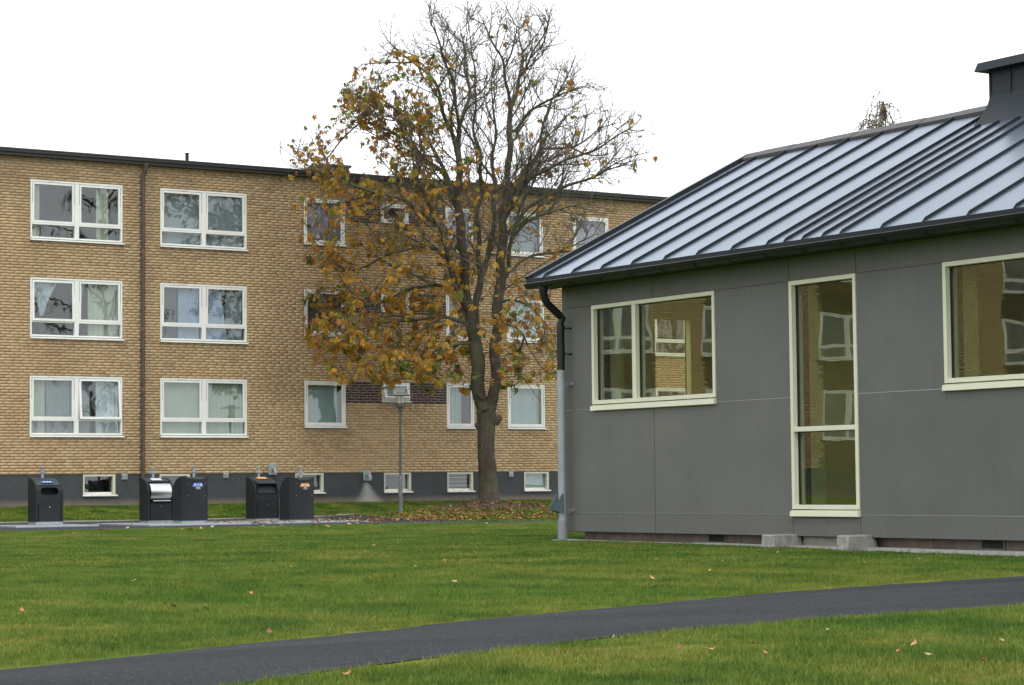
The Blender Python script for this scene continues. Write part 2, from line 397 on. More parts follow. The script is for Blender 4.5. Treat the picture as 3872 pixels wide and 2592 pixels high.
def fix_up(me):
    me.update()
    if np.mean([p.normal.z for p in me.polygons]) < 0: me.flip_normals()
path = ribbon('asphalt_path', FAR, NEAR, M_['asphalt'], .004); tag(path, kind='structure')
# bin yard asphalt: from the far foot of the lawn to the kerb, narrowing to a thin path in front of the tree
yard, _ = grid_sheet('bin_yard', np.linspace(8, 29.6, 60), np.linspace(40.5, 52.98, 44), M_['paving'], .004); tag(yard, kind='structure')
foot, _ = grid_sheet('footpath', np.linspace(29.6, 60, 60), np.linspace(44.6, 46.4, 6), M_['paving'], .004); tag(foot, kind='structure')
g = Geo()
for k in range(22):
    x = 8+k*1.0; z = float(terrain(x, 53.05)); g.box(x, x+.985, 52.99, 53.11, z-.15, z+.035)
kerb = mesh_obj('kerb', g, None); bpy.data.objects.remove(kerb)
kr = empty('kerb', (19, 53.05, -.2), 'sandy concrete kerb along the back edge of the bin yard', 'kerb')
for k in range(22):
    x = 8+k*1.0; z = float(terrain(x, 53.05))
    if k == 0:
        g = Geo(); g.box(-.4925, .4925, -.06, .06, -.15, .035); o = mesh_obj('kerb_stone', g, M_['kerb'], kr, bevel=.01); kme = o
        o.location = (x+.5-19, 0, z+.2)
    else:
        o = kme.copy(); COL.objects.link(o); o.location = (x+.5-19, 0, z+.2 + .003*math.sin(k*2.1))

# ------------------------------------------------------------------ brick apartment building
YB = 57.0
FL = 2.595
bx0, bx1 = -34.0, 46.0
HB = empty('apartment_building', (30, YB, .2), 'long three storey yellow brick apartment block with white windows and flat roof behind the lawn', 'building')
HBo = (30, YB, .2)
def hb(name, g, mat, parent=HB, **kw): return mesh_obj(name, g, mat, parent, HBo if parent else (0, 0, 0), **kw)

# windows list: (kind, x0, x1, z0(sill bottom), z1)
W = []
for fl in range(3):
    dz = FL*fl
    for xs_ in (22.03, 25.745): W.append(('A', xs_, xs_+2.61, 2.02+dz, 3.645+dz, fl))
    W.append(('C', 30.155, 31.475, 2.305+dz, 3.645+dz, fl))
    W.append(('D', 32.66, 33.60, 3.06+dz, 3.64+dz, fl))
    W.append(('E', 34.85, 35.80, 2.305+dz, 3.65+dz, fl))
    W.append(('C', 36.98, 38.31, 2.305+dz, 3.65+dz, fl))
    W.append(('C', 39.42, 40.745, 2.305+dz, 3.65+dz, fl))
    W.append(('A', 42.46, 45.05, 2.02+dz, 3.645+dz, fl))
    # the facade goes on beyond the left edge (mirrored in the grey house's windows)
    for s in (16.2, 8.2, 1.0, -6.6, -24.6): W.append(('C', s, s+1.32, 2.305+dz, 3.645+dz, fl))
    for s in (12.0, 4.4, -3.2, -11.8, -16.4, -21.2, -29.6): W.append(('A', s, s+2.61, 2.02+dz, 3.645+dz, fl))
BASE = [(23.53, 24.45), (25.73, 26.63), (29.86, 30.76), (32.73, 33.63), (34.86, 35.75), (37.55, 38.44)] + [(17.6-k*4.3, 18.5-k*4.3) for k in range(11)]
PIPEX = 25.235
ROWH, BR = .0763, .2545
Z0B = 1.05
dark_spans = [(31.475, 34.85)]
SPAN = [w for w in W if w[0] == 'A' and w[1] < -9]
# individual brick boxes, clipped by the openings
rows = int((9.46-Z0B)/ROWH)
bl = []   # x0,x1,z0,z1,dark
for r in range(rows):
    z0 = Z0B+r*ROWH+.0045; z1 = z0+ROWH-.0115; zc = (z0+z1)/2
    sp = sorted([(w[1], w[2]) for w in W if w[3]-.0 < zc < w[4]+.01])
    seg = []; x = bx0
    for a, b_ in sp: seg.append((x, a)); x = b_
    seg.append((x, bx1))
    off = (r % 2)*.5 + (.06*math.sin(r*12.9)) + (.25 if r % 7 == 3 else 0)
    floor_r = (r-26) % 34
    isdark = floor_r < 8 and r >= 26
    for a, b_ in seg:
        k0 = math.floor((a-bx0)/BR-off); k1 = math.ceil((b_-bx0)/BR-off)
        for k in range(k0, k1+1):
            j = ((k*7919+r*104729) % 101)/101*.012-.006
            x0 = bx0+(k+off)*BR+.006+j*.3; x1 = x0+BR-.013
            x0 = max(x0, a+.001); x1 = min(x1, b_-.001)
            if x1-x0 < .03: continue
            xc = (x0+x1)/2; dk = (isdark and any(p < xc < q for p, q in dark_spans)) or any(w[1] < xc < w[2] and w[3]-.97 < zc < w[3] for w in SPAN)
            bl.append((x0, x1, z0, z1, dk))
bl = np.array(bl, float); NBk = len(bl)
tone = np.zeros((NBk, 3)); u = rng.random(NBk); vv = rng.random(NBk)
base = np.array([.56, .39, .208]); alt = np.array([.49, .33, .17]); org = np.array([.46, .29, .16]); pale = np.array([.56, .42, .23]); gry = np.array([.47, .34, .19])
tone[:] = base*(.95+.10*vv[:, None])
for lo, hi, c in ((0, .16, alt), (.16, .18, org), (.18, .38, pale), (.38, .46, gry)):
    m = (u >= lo) & (u < hi); tone[m] = c*(.94+.12*vv[m, None])
# weathering: a little darker up under the roof and in vertical streaks between the windows
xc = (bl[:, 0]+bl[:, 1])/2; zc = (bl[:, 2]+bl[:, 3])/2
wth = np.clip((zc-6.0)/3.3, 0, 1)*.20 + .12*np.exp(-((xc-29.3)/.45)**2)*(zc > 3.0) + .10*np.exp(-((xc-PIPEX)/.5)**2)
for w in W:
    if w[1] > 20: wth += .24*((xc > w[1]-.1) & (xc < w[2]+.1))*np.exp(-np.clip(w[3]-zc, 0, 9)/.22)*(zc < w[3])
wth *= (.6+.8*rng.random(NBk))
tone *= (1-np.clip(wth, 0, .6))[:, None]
dk = bl[:, 4] > .5
tone[dk] = np.array([.072, .034, .036])*(.75+.5*vv[dk, None])
dist = np.hypot(xc, YB)**2 + (zc-EYE)**2
# visible, whole bricks nearest to the camera are parts of their own
vis = (xc > 21.25) & ((bl[:, 1]-bl[:, 0]) > BR-.02) & (zc < 9.3)
order = np.argsort(np.where(vis, dist, 1e9))[:300]
single = np.zeros(NBk, bool); single[order] = True
def brick_arrays(b, t, proud):
    x0, x1, z0, z1 = b[:, 0], b[:, 1], b[:, 2], b[:, 3]; c = .004
    yf = YB-proud; n = len(b); c = .002
    V = np.zeros((n, 8, 3))
    V[:, 0] = np.stack([x0+c, yf, z0+c], -1); V[:, 1] = np.stack([x1-c, yf, z0+c], -1); V[:, 2] = np.stack([x1-c, yf, z1-c], -1); V[:, 3] = np.stack([x0+c, yf, z1-c], -1)
    yb = np.full(n, YB+.022)
    V[:, 4] = np.stack([x0, yb, z0], -1); V[:, 5] = np.stack([x1, yb, z0], -1); V[:, 6] = np.stack([x1, yb, z1], -1); V[:, 7] = np.stack([x0, yb, z1], -1)
    f = np.array([(0, 1, 2, 3), (4, 5, 1, 0), (5, 6, 2, 1), (6, 7, 3, 2), (7, 4, 0, 3)])
    F = (np.arange(n)[:, None, None]*8+f[None]).reshape(-1, 4); return V.reshape(-1, 3), F, np.repeat(t, 8, 0)
def set_col(me, name, C):
    a = me.color_attributes.new(name, 'FLOAT_COLOR', 'POINT')
    A = np.ones((len(C), 4), np.float32); A[:, :C.shape[1]] = C; a.data.foreach_set('color', A.ravel())
proud = .001+rng.random(NBk)*.003
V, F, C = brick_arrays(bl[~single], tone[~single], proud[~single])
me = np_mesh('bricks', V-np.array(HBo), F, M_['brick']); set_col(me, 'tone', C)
tag(link('brickwork', me, HB), kind='stuff')
# shared brick meshes
variants = []
L0 = BR-.013; H0 = ROWH-.0115
for k in range(12):
    sel = [base*.95, base*1.03, base, base*.9, alt, alt*1.1, org, pale, pale*1.05, gry, base*1.06, base*.86][k]
    vb, fb, cb = brick_arrays(np.array([[-L0/2, L0/2, -H0/2, H0/2, 0]]), np.array([sel]), np.array([.002]))
    vb[:, 1] -= YB; mb = np_mesh('brick', vb, fb, M_['brick']); set_col(mb, 'tone', cb); variants.append(mb)
cum = [.1, .3, .5, .58, .7, .78, .8, .88, .93, .97, .99, 1.01]
for q, i in enumerate(order):
    k = next(j for j, c in enumerate(cum) if rng.random() < c)
    link('brick', variants[k], HB, (xc[i]-HBo[0], 0, zc[i]-HBo[2]))
# mortar wall with openings: build as row strips between openings
def wall_with_holes(g, x0, x1, z0, z1, y0, y1, holes):
    zs_ = sorted({z0, z1, *[h[2] for h in holes], *[h[3] for h in holes]})
    zs_ = [z for z in zs_ if z0 <= z <= z1]
    for a, b_ in zip(zs_[:-1], zs_[1:]):
        m = (a+b_)/2; sp = sorted([(h[0], h[1]) for h in holes if h[2] < m < h[3]]); x = x0
        for p, q in sp:
            if p > x: g.box(x, p, y0, y1, a, b_)
            x = q
        if x1 > x: g.box(x, x1, y0, y1, a, b_)
holes = [(w[1], w[2], w[3], w[4]+.005) for w in W]
g = Geo(); wall_with_holes(g, bx0, bx1, Z0B-.004, 9.46, YB+.005, YB+.30, holes)
hb('wall', g, M_['mortar'])
for fl in range(3):
    z0 = Z0B+(26+34*fl)*ROWH; z1 = z0+8*ROWH
    for p, q in dark_spans:
        g = Geo()
        hs = [(w[1], w[2], w[3]-.001, w[4]+.006) for w in W if w[0] == 'D' and p < w[1] < q]
        wall_with_holes(g, p, q, z0, z1, YB+.002, YB+.0048, hs); hb('light_pointing', g, M_['mortar_light'])
# plinth
g = Geo(); bholes = [(a, b_, .47, 1.045) for a, b_ in BASE]
nxp = 460; xsP = np.linspace(bx0, bx1, nxp+1)
vcol = []
PX = sorted(set([round(x, 3) for x in np.arange(20.4, bx1, .05)] + [bx0, *np.arange(-30, 20, 2.0)] + [a for a, b_ in BASE] + [b_ for a, b_ in BASE] + [bx1]))
PZ = [.0, .1, .18, .24, .3, .36, .42, .47, .53, .6, .68, .76, .84, .92, 1.0, 1.046]
def stainf(x, z):
    t = np.clip((.85-z)/.65, 0, 1); c = 32.13+.12*t; wd = .09+.42*t**1.5
    s = .78*math.exp(-((x-c)/wd)**2)*(z < .82)*min(1, (.85-z)*8)
    return s, max(0, min(1, (.42-z)/.2))*.9
for a, b_ in zip(PX[:-1], PX[1:]):
    for c, d_ in zip(PZ[:-1], PZ[1:]):
        xm, zm = (a+b_)/2, (c+d_)/2
        if any(h[0] < xm < h[1] and h[2] < zm < h[3] for h in bholes): continue
        g.quad((a, YB+.02, c), (b_, YB+.02, c), (b_, YB+.02, d_), (a, YB+.02, d_))
        for x, z in ((a, c), (b_, c), (b_, d_), (a, d_)): vcol.append((*stainf(x, z), 0))
po = hb('plinth', g, M_['plinth'], fix=False); set_col(po.data, 'stain', np.array(vcol, float))
g = Geo(); wall_with_holes(g, bx0, bx1, -.4, 1.046, YB+.021, YB+.32, bholes); o = hb('basement_wall', g, M_['plinth'])
# roof edge, roof and ends
g = Geo(); g.box(bx0-.1, bx1+.1, YB-.17, YB+.35, 9.42, 9.505); hb('soffit', g, M_['fascia'])
g = Geo(); g.box(bx0-.12, bx1+.12, YB-.21, YB+.4, 9.507, 9.585); hb('fascia', g, M_['fascia'])
g = Geo()
g.box(bx0-.14, bx1+.14, YB-.225, YB+12.4, 9.587, 9.612); hb('roof', g, M_['felt'])
g = Geo(); g.box(bx0, bx1, YB+11.8, YB+12.2, -.4, 9.46); g.box(bx0, bx0+.3, YB+.31, YB+11.79, -.4, 9.46); g.box(bx1-.3, bx1, YB+.31, YB+11.79, -.4, 9.46)
hb('rear_wall', g, M_['mortar'])

def win_brick(w, idx):
    kind, x0, x1, z0, z1, fl = w
    vis_ = x0 > 20
    r = hb('window', Geo().box(x0+.001, x0+.045, YB+.05, YB+.13, z0+.075, z1-.001).box(x1-.045, x1-.001, YB+.05, YB+.13, z0+.075, z1-.001)
           .box(x0+.045, x1-.045, YB+.05, YB+.13, z1-.05, z1-.001).box(x0+.045, x1-.045, YB+.05, YB+.13, z0+.075, z0+.12), M_['white'], bevel=.004 if vis_ else 0)
    # outer casing flush with the brick face
    ff = Geo(); t = .05
    ff.box(x0+.002, x0+t, YB-.006, YB+.05, z0+.07, z1-.002).box(x1-t, x1-.002, YB-.006, YB+.05, z0+.07, z1-.002)
    ff.box(x0+t, x1-t, YB-.006, YB+.05, z1-t, z1-.002).box(x0+t, x1-t, YB-.006, YB+.05, z0+.07, z0+.10)
    if kind == 'A':
        xm = (x0+x1)/2; zt = z0+.485
        ff.box(xm-.062, xm+.062, YB+.0, YB+.125, z0+.10, z1-t); ff.box(x0+t, xm-.062, YB+.002, YB+.125, zt-.045, zt); ff.box(xm+.062, x1-t, YB+.002, YB+.125, zt-.045, zt)
    hb('frame', ff, M_['white'], r, bevel=.004 if vis_ else 0)
    s = Geo(); s.loft([[(x0-.005, YB-.055, z0+.01), (x0-.005, YB-.055, z0+.028), (x0-.005, YB+.045, z0+.068), (x0-.005, YB+.045, z0+.03)],
                       [(x1+.035, YB-.055, z0+.01), (x1+.035, YB-.055, z0+.028), (x1+.035, YB+.045, z0+.068), (x1+.035, YB+.045, z0+.03)]])
    hb('sill', s, M_['white'], r)
    sashes = []
    if kind == 'A':
        sashes = [(x0+t+.004, xm-.066, zt+.004, z1-t-.004), (xm+.066, x1-t-.004, zt+.004, z1-t-.004)]
        fixed = [(x0+t, xm-.062, z0+.10, zt-.045), (xm+.062, x1-t, z0+.10, zt-.045)]
    else: sashes = [(x0+t+.004, x1-t-.004, z0+.104, z1-t-.004)]; fixed = []
    for a, b_, c, d_ in fixed:
        hb('pane', Geo().box(a, b_, YB+.07, YB+.076, c, d_), M_['glass_a'], r)
    for k, (a, b_, c, d_) in enumerate(sashes):
        fw = .062; q = Geo(); y0, y1 = YB+.006, YB+.062
        if kind == 'C' or kind == 'E': fw = .06
        tilt = 0
        if vis_:
            if kind == 'A' and x0 < 23 and fl == 0 and k == 1: tilt = .10
            if kind == 'A' and x0 < 23 and fl == 1 and k == 0: tilt = .035
            if kind == 'D' and fl == 0: tilt = .34
        q.box(a, a+fw, y0, y1, c, d_).box(b_-fw, b_, y0, y1, c, d_).box(a+fw, b_-fw, y0, y1, c, c+fw).box(a+fw, b_-fw, y0, y1, d_-fw, d_)
        p = Geo().box(a+fw, b_-fw, y0+.03, y0+.036, c+fw, d_-fw)
        if tilt:
            R = Matrix.Rotation(tilt, 3, 'X'); pv = Vector(((a+b_)/2, y1, d_))
            sgn = [tuple(pv+R.transposed() @ (Vector(v)-pv)) if False else tuple(pv + R @ (Vector(v)-pv)) for v in q.v]
            if sum(v[1] for v in sgn) > sum(v[1] for v in q.v): R = Matrix.Rotation(-tilt, 3, 'X')
            q.v = [tuple(pv+R @ (Vector(v)-pv)+Vector((0, -.004, -.01))) for v in q.v]; p.v = [tuple(pv+R @ (Vector(v)-pv)+Vector((0, -.004, -.01))) for v in p.v]
        hb('sash', q, M_['white'], r, bevel=.004 if vis_ else 0)
        hb('pane', p, M_['glass_a'], r)
        if vis_ and kind != 'D':
            for xx in (a-.001, b_-.004): hb('hinge_slot', Geo().box(xx, xx+.006, YB-.0075, YB-.006, d_-.55, d_-.02), M_['gasket'], r)
            if k == 0: hb('trickle_vent', Geo().box((a+b_)/2-.16, (a+b_)/2+.16, YB-.012, YB-.006, z1-.030, z1-.012), M_['white_worn'], r)
    # the room behind
    rm = Geo(); e = .12; y0, y1 = YB+.301, YB+2.6
    X0, X1, Zb, Zt = x0-.3, x1+.3, z0-.6, z1+.3
    rm.quad((X0, y1, Zb), (X1, y1, Zb), (X1, y1, Zt), (X0, y1, Zt)); rm.quad((X0, y0, Zb), (X0, y1, Zb), (X0, y1, Zt), (X0, y0, Zt)); rm.quad((X1, y0, Zb), (X1, y1, Zb), (X1, y1, Zt), (X1, y0, Zt))
    rm.quad((X0, y0, Zt), (X1, y0, Zt), (X1, y1, Zt), (X0, y1, Zt)); rm.quad((X0, y0, Zb), (X1, y0, Zb), (X1, y1, Zb), (X0, y1, Zb))
    hb('room', rm, M_['room'], r, fix=False)
    return r
for i, w in enumerate(W): win_brick(w, i)

# basement windows
def basement(x0, x1, fill=None):
    z0, z1 = .47, 1.045
    r = hb('basement_window', Geo().box(x0+.001, x0+.06, YB+.10, YB+.16, z0+.05, z1-.001).box(x1-.06, x1-.001, YB+.10, YB+.16, z0+.05, z1-.001).box(x0+.06, x1-.06, YB+.10, YB+.16, z1-.06, z1-.001).box(x0+.06, x1-.06, YB+.10, YB+.16, z0+.05, z0+.10), M_['white_worn'], bevel=.004)
    hb('frame', Geo().box(x0+.001, x0+.04, YB+.012, YB+.099, z0+.05, z1-.003).box(x1-.075, x1-.001, YB+.012, YB+.099, z0+.05, z1-.003).box(x0+.04, x1-.075, YB+.012, YB+.099, z1-.055, z1-.003), M_['cream_sh'], r)
    s = Geo(); s.loft([[(x0-.01, YB-.04, z0-.01), (x0-.01, YB-.04, z0+.015), (x0-.01, YB+.10, z0+.06), (x0-.01, YB+.10, z0+.02)], [(x1+.05, YB-.04, z0-.01), (x1+.05, YB-.04, z0+.015), (x1+.05, YB+.10, z0+.06), (x1+.05, YB+.10, z0+.02)]])
    hb('sill', s, M_['white_worn'], r)
    hb('pane', Geo().box(x0+.06, x1-.06, YB+.125, YB+.131, z0+.10, z1-.06), M_['glass_a'], r)
    rm = Geo(); y0, y1 = YB+.321, YB+1.6; X0, X1 = x0-.3, x1+.3
    rm.quad((X0, y1, .0), (X1, y1, .0), (X1, y1, 1.3), (X0, y1, 1.3)); rm.quad((X0, y0, 0), (X0, y1, 0), (X0, y1, 1.3), (X0, y0, 1.3)); rm.quad((X1, y0, 0), (X1, y1, 0), (X1, y1, 1.3), (X1, y0, 1.3)); rm.quad((X0, y0, 1.3), (X1, y0, 1.3), (X1, y1, 1.3), (X0, y1, 1.3)); rm.quad((X0, y0, 0), (X1, y0, 0), (X1, y1, 0), (X0, y1, 0))
    hb('cellar', rm, M_['room'], r, fix=False)
    return r
for i, (a, b_) in enumerate(BASE):
    r = basement(a, b_)
    if i == 4:
        for k in range(3): hb('bar', Geo().tube([(a+.06, YB+.18, .66+k*.115), (b_-.06, YB+.18, .66+k*.115)], .008, 6), M_['white_worn'], r)
    if i == 5: hb('frosted_sheet', Geo().box(a+.05, b_-.05, YB+.165, YB+.17, .55, 1.0), CL['teal'], r)
    if i == 3:
        for k in range(12): hb('blind_slat', Geo().box(a+.55, b_-.07, YB+.17, YB+.19, .58+k*.034, .58+k*.034+.018), CL['white'], r)

# rain pipe on the brick
g = Geo(); g.tube([(PIPEX+.03, YB-.14, 9.46), (PIPEX+.03, YB-.14, 9.36), (PIPEX+.01, YB-.11, 9.24), (PIPEX-.03, YB-.07, 9.14), (PIPEX-.03, YB-.07, 8.9), (PIPEX-.03, YB-.07, .85)], [.075, .062, .055, .055, .055, .055], 14)
rp = hb('rain_pipe', g, M_['brown'], smooth=True)
for z in (7.05, 4.95, 3.32, 1.58):
    hb('pipe_bracket', Geo().tube([(PIPEX-.03, YB-.07, z-.05), (PIPEX-.03, YB-.07, z+.05)], .063, 14).box(PIPEX-.045, PIPEX-.015, YB-.06, YB+.01, z-.02, z+.02), M_['rust'], rp)
# louvred vents, duct boxes
def vent(x0, x1, z0, z1, y=YB):
    r = hb('vent_grille', Geo().box(x0, x1, y-.02, y+.018, z0, z1), M_['galv'])
    n = 4
    for k in range(n):
        zz = z0+.02+(z1-z0-.03)*k/n
        hb('louvre', Geo().loft([[(x0+.012, y-.038, zz), (x0+.012, y-.034, zz-.004), (x0+.012, y-.0205, zz+.022), (x0+.012, y-.0205, zz+.028)], [(x1-.012, y-.038, zz), (x1-.012, y-.034, zz-.004), (x1-.012, y-.0205, zz+.022), (x1-.012, y-.0205, zz+.028)]]), M_['galv'], r)
vent(24.62, 24.785, .90, 1.06); vent(36.99, 37.145, .90, 1.055); vent(27.62, 27.78, .92, 1.07)
def duct(x0, x1, z0, z1):
    r = hb('duct_box', Geo().box(x0, x1, YB-.05, YB-.001, z0, z1), M_['galv'], bevel=.008)
    cx, cz = (x0+x1)/2+.02, (z0+z1)/2+.01
    pts = [(cx, YB-.05, cz), (cx, YB-.10, cz+.005), (cx, YB-.145, cz-.02), (cx, YB-.17, cz-.07), (cx, YB-.17, cz-.12)]
    hb('elbow', Geo().tube(pts, .055, 14), M_['galv'], r, smooth=True)
    hb('hood_rim', Geo().box(x0-.01, x1+.01, YB-.065, YB-.051, z0-.005, z0+.015), M_['galv'], r)
duct(29.0, 29.245, 1.01, 1.30); duct(32.02, 32.265, .825, 1.11)
# things on the flat roof
hb('soil_pipe', Geo().tube([(27.94, 60, 9.6), (27.94, 60, 10.31)], .055, 12).tube([(27.94, 60, 10.311), (27.94, 60, 10.34)], .062, 12), M_['black_metal'])
hb('soil_pipe', Geo().tube([(34.93, 60, 9.6), (34.93, 60, 10.50)], .058, 12).tube([(34.93, 60, 10.501), (34.93, 60, 10.53)], .066, 12), M_['black_metal'])
hb('roof_hatch', Geo().box(32.24, 33.12, 59.7, 60.6, 9.6, 10.22).box(32.18, 33.18, 59.64, 60.66, 10.221, 10.29), M_['black_metal'])

# curtains and things behind the glass (they hang inside: things of their own)
def curtain(x0, x1, z0, z1, mat, label, folds=9, amp=.018, y=YB+.17, shape=None, group=None, nm='curtain', cat='curtain'):
    g = Geo(); nx, nz = 48, 8; pr = []
    for j in range(nz+1):
        t = j/nz; z = z1+(z0-z1)*t; a, b_ = x0, x1
        if shape: a, b_ = shape(t)
        row = []
        for i in range(nx+1):
            s = i/nx; row.append((a+(b_-a)*s, y+amp*math.sin(s*folds*6.283+.6*math.sin(t*3)), z))
        pr.append(row)
    g.loft(pr, close=False)
    # thickness
    n0 = len(g.v); g.v += [(x, yy+.004, z) for x, yy, z in g.v]; g.f += [tuple(n0+i for i in f[::-1]) for f in list(g.f)]
    o = mesh_obj(nm, g, mat, None, (x0, y, z0), fix=False, smooth=True); o.location = (x0, y, z0)
    tag(o, label, cat, group); return o
T0 = (2.10, 3.62)
def fz(fl): return T0[0]+FL*fl, T0[1]+FL*fl
# column A
a, b_ = fz(2); curtain(22.1, 22.35, a, b_, CL['cream'], 'narrow cream curtain at the left edge of the top left window', 3)
curtain(23.95, 24.3, a, b_, CL['cream'], 'narrow pale curtain in the right half of the top left window', 4)
a, b_ = fz(1)
curtain(22.12, 22.9, a+.55, b_, CL['white'], 'tied back lace curtain in the left half of the middle left window', 8, shape=lambda t: (22.12+.25*t, 22.95-.5*t**.7))
curtain(23.72, 24.6, a, b_, CL['cream'], 'cream pleated curtain in the right half of the middle left window', 11)
curtain(23.38, 23.62, a+.45, b_, CL['cream'], 'thin gathered curtain strip beside the mullion of the middle left window', 3, shape=lambda t: (23.38, 23.62-.16*t))
a, b_ = fz(0)
curtain(22.55, 23.3, a, b_, CL['grey'], 'grey pleated curtain in the left half of the bottom left window', 9)
curtain(22.08, 22.52, a, b_, CL['green'], 'pale green curtain at the left edge of the bottom left window', 3)
curtain(23.40, 23.78, a, b_, CL['grey'], 'grey curtain strip behind the tilted sash of the bottom left window', 5)
curtain(23.95, 24.6, a, b_, CL['white'], 'pale curtain at the right side of the bottom left window', 6)
# column B
a, b_ = fz(2); curtain(25.8, 28.3, a+.0, b_, CL['grey'], 'plain grey blind filling the top window right of the rain pipe', 1, .004, nm='blind', cat='blind')
a, b_ = fz(1)
curtain(26.35, 26.98, a, b_, CL['blue'], 'pale blue pleated curtain, left half of the middle window right of the rain pipe', 7)
curtain(27.13, 27.72, a, b_, CL['blue'], 'bright blue curtain beside the mullion of the middle window right of the rain pipe', 6, shape=lambda t: (27.13, 27.6+.25*t))
curtain(27.80, 28.3, a, b_, CL['grey'], 'grey sheer curtain, middle window right of the rain pipe', 6, y=YB+.2)
curtain(25.80, 26.3, a, b_, CL['dark'], 'dark curtain at the left of the middle window right of the rain pipe', 5)
a, b_ = fz(0)
curtain(25.8, 27.0, a, b_, CL['green'], 'green vertical blind, left half of the bottom window right of the rain pipe', 13, .006, nm='blind', cat='blind')
curtain(27.12, 28.32, a, b_, CL['green'], 'green vertical blind with gaps, right half of bottom window right of the rain pipe', 9, .016, nm='blind', cat='blind')
# column C
a, b_ = fz(2); curtain(30.2, 31.42, a+.28, b_, CL['lilac'], 'lilac curtain in the top single window left of the chestnut crown', 12, .008)
a, b_ = fz(1); curtain(30.2, 31.42, a+.28, b_, CL['dark'], 'dark grey blind in the middle single window left of the crown', 1, .003, nm='blind', cat='blind')
a, b_ = fz(0); curtain(30.2, 31.30, a+.28, b_, CL['teal'], 'pale teal curtain in the bottom window left of the dark brick band', 3, .012)
a, b_ = fz(0); curtain(34.9, 35.45, a+.28, b_, CL['teal'], 'patterned pale curtain in the bottom window just left of the trunk', 4, .012)
a, b_ = fz(0); curtain(37.02, 38.2, a+.28, b_, CL['teal'], 'pale bluish curtain in the bottom window right of the trunk', 3, .02)
a, b_ = fz(1); curtain(37.02, 38.2, a+.28, b_, CL['white'], 'white curtain in the middle window beside the eaves of the grey house', 4, .012)
a, b_ = fz(2); curtain(37.02, 38.2, a+.28, b_, CL['grey'], 'grey curtain in the top window behind the bare branches', 3, .01)
a, b_ = fz(2); curtain(39.46, 40.7, a+.28, b_, CL['lilac'], 'lilac grey curtain in the top window above the roof verge', 9, .01)
a, b_ = fz(2); curtain(34.9, 35.3, a+.28, b_, CL['blue'], 'light blue curtain in the top window behind the tree stems', 4, .01)
a, b_ = fz(0); curtain(32.72, 33.55, 3.12, 3.6, CL['white'], 'pale frosted blind behind the small tilted bathroom window', 1, .002, nm='blind', cat='blind')
# plants and ornaments on the lower left window board
def plant(x, z, h, matl, label, nleaf=14, spread=.12, flower=None):
    r = empty('potted_plant', (x, YB+.13, z), label, 'plant')
    M1 = simple('pot_'+str(int(x*10)), (.30, .32, .33), .6); mesh_obj('pot', Geo().lathe((0, 0, 0), [(0, .04), (.07, .055), (.075, .05)], 12), M1, r)
    g = Geo()
    for k in range(nleaf):
        an = rng.random()*6.28; L = h*(.6+.4*rng.random()); sp = spread*(.4+rng.random()*.6)
        p0 = Vector((0, 0, .07)); p2 = Vector((math.cos(an)*sp, math.sin(an)*sp*.25, .07+L)); p1 = (p0+p2)/2+Vector((0, 0, .04)); w = Vector((.016, 0, .01))
        g.quad(tuple(p0-w*.3), tuple(p0+w*.3), tuple(p1+w), tuple(p1-w)); g.quad(tuple(p1-w), tuple(p1+w), tuple(p2+w*.1), tuple(p2-w*.1))
    mesh_obj('leaves', g, matl, r, fix=False)
    if flower:
        g = Geo()
        for k in range(12):
            c = Vector((rng.normal()*spread*.4, rng.normal()*.02, .07+h*(.75+.3*rng.random()))); w = .018
            g.quad(tuple(c+Vector((-w, 0, 0))), tuple(c+Vector((0, -.004, -w))), tuple(c+Vector((w, 0, 0))), tuple(c+Vector((0, 0, w))))
        mesh_obj('flowers', g, flower, r, fix=False)
LEAFD = simple('houseplant_leaf', (.03, .07, .02), .5, var=.3, scale=20)
LEAFR = simple('dark_red_houseplant_leaf', (.06, .022, .03), .5, var=.3)
plant(22.72, 2.16, .30, LEAFD, 'potted orchid with pale pink flowers in the bottom left window', 8, .07, simple('orchid_petal', (.55, .38, .45), .5))
plant(23.08, 2.16, .42, LEAFR, 'dark bushy plant in the left half of the bottom left window', 34, .18)
plant(22.25, 2.16, .34, LEAFD, 'small green plant in the left corner of the bottom left window', 10, .10)
plant(24.18, 2.16, .26, LEAFD, 'green leafy plant low in the right half of the bottom left window', 16, .16)

# ------------------------------------------------------------------ grey fibre cement house
XG = 15.22
GH = empty('grey_house', (16.5, 18, 0), 'single storey house clad in grey fibre cement panels with a dark standing seam metal roof', 'house')
GHo = (16.5, 18, 0)
def gh(name, g, mat, parent=GH, **kw): return mesh_obj(name, g, mat, parent, GHo, **kw)
YE = 22.25; YS = 7.0
jt = .004
panels = []   # y0,y1,z0,z1
ztop = 2.985
rowsz = [(.105, .33), (.33, 1.53), (1.53, 2.73), (2.73, ztop)]
for z0, z1 in rowsz[:2]: pass
panels += [(20.46, YE, .105, .33), (18.10, 20.46, .105, .33), (17.07, 18.10, .105, .305), (13.4, 17.07, .105, .33), (10.4, 13.4, .105, .33), (YS, 10.4, .105, .33)]
panels += [(20.46, YE, .33, 1.53), (18.10, 20.46, .33, 1.53), (13.4, 17.07, .33, 1.53), (10.4, 13.4, .33, 1.53), (YS, 10.4, .33, 1.53)]
panels += [(21.65, YE, 1.53, 2.73), (18.10, 19.335, 1.53, 2.73), (15.845, 17.07, 1.53, 2.73), (10.4, 13.4, 1.53, 2.73), (YS, 10.4, 1.53, 2.73)]
panels += [(20.46, YE, 2.73, ztop), (18.10, 20.46, 2.73, ztop), (17.07, 18.10, 2.73, ztop), (13.4, 17.07, 2.73, ztop), (10.4, 13.4, 2.73, ztop), (YS, 10.4, 2.73, ztop)]
sg = Geo()
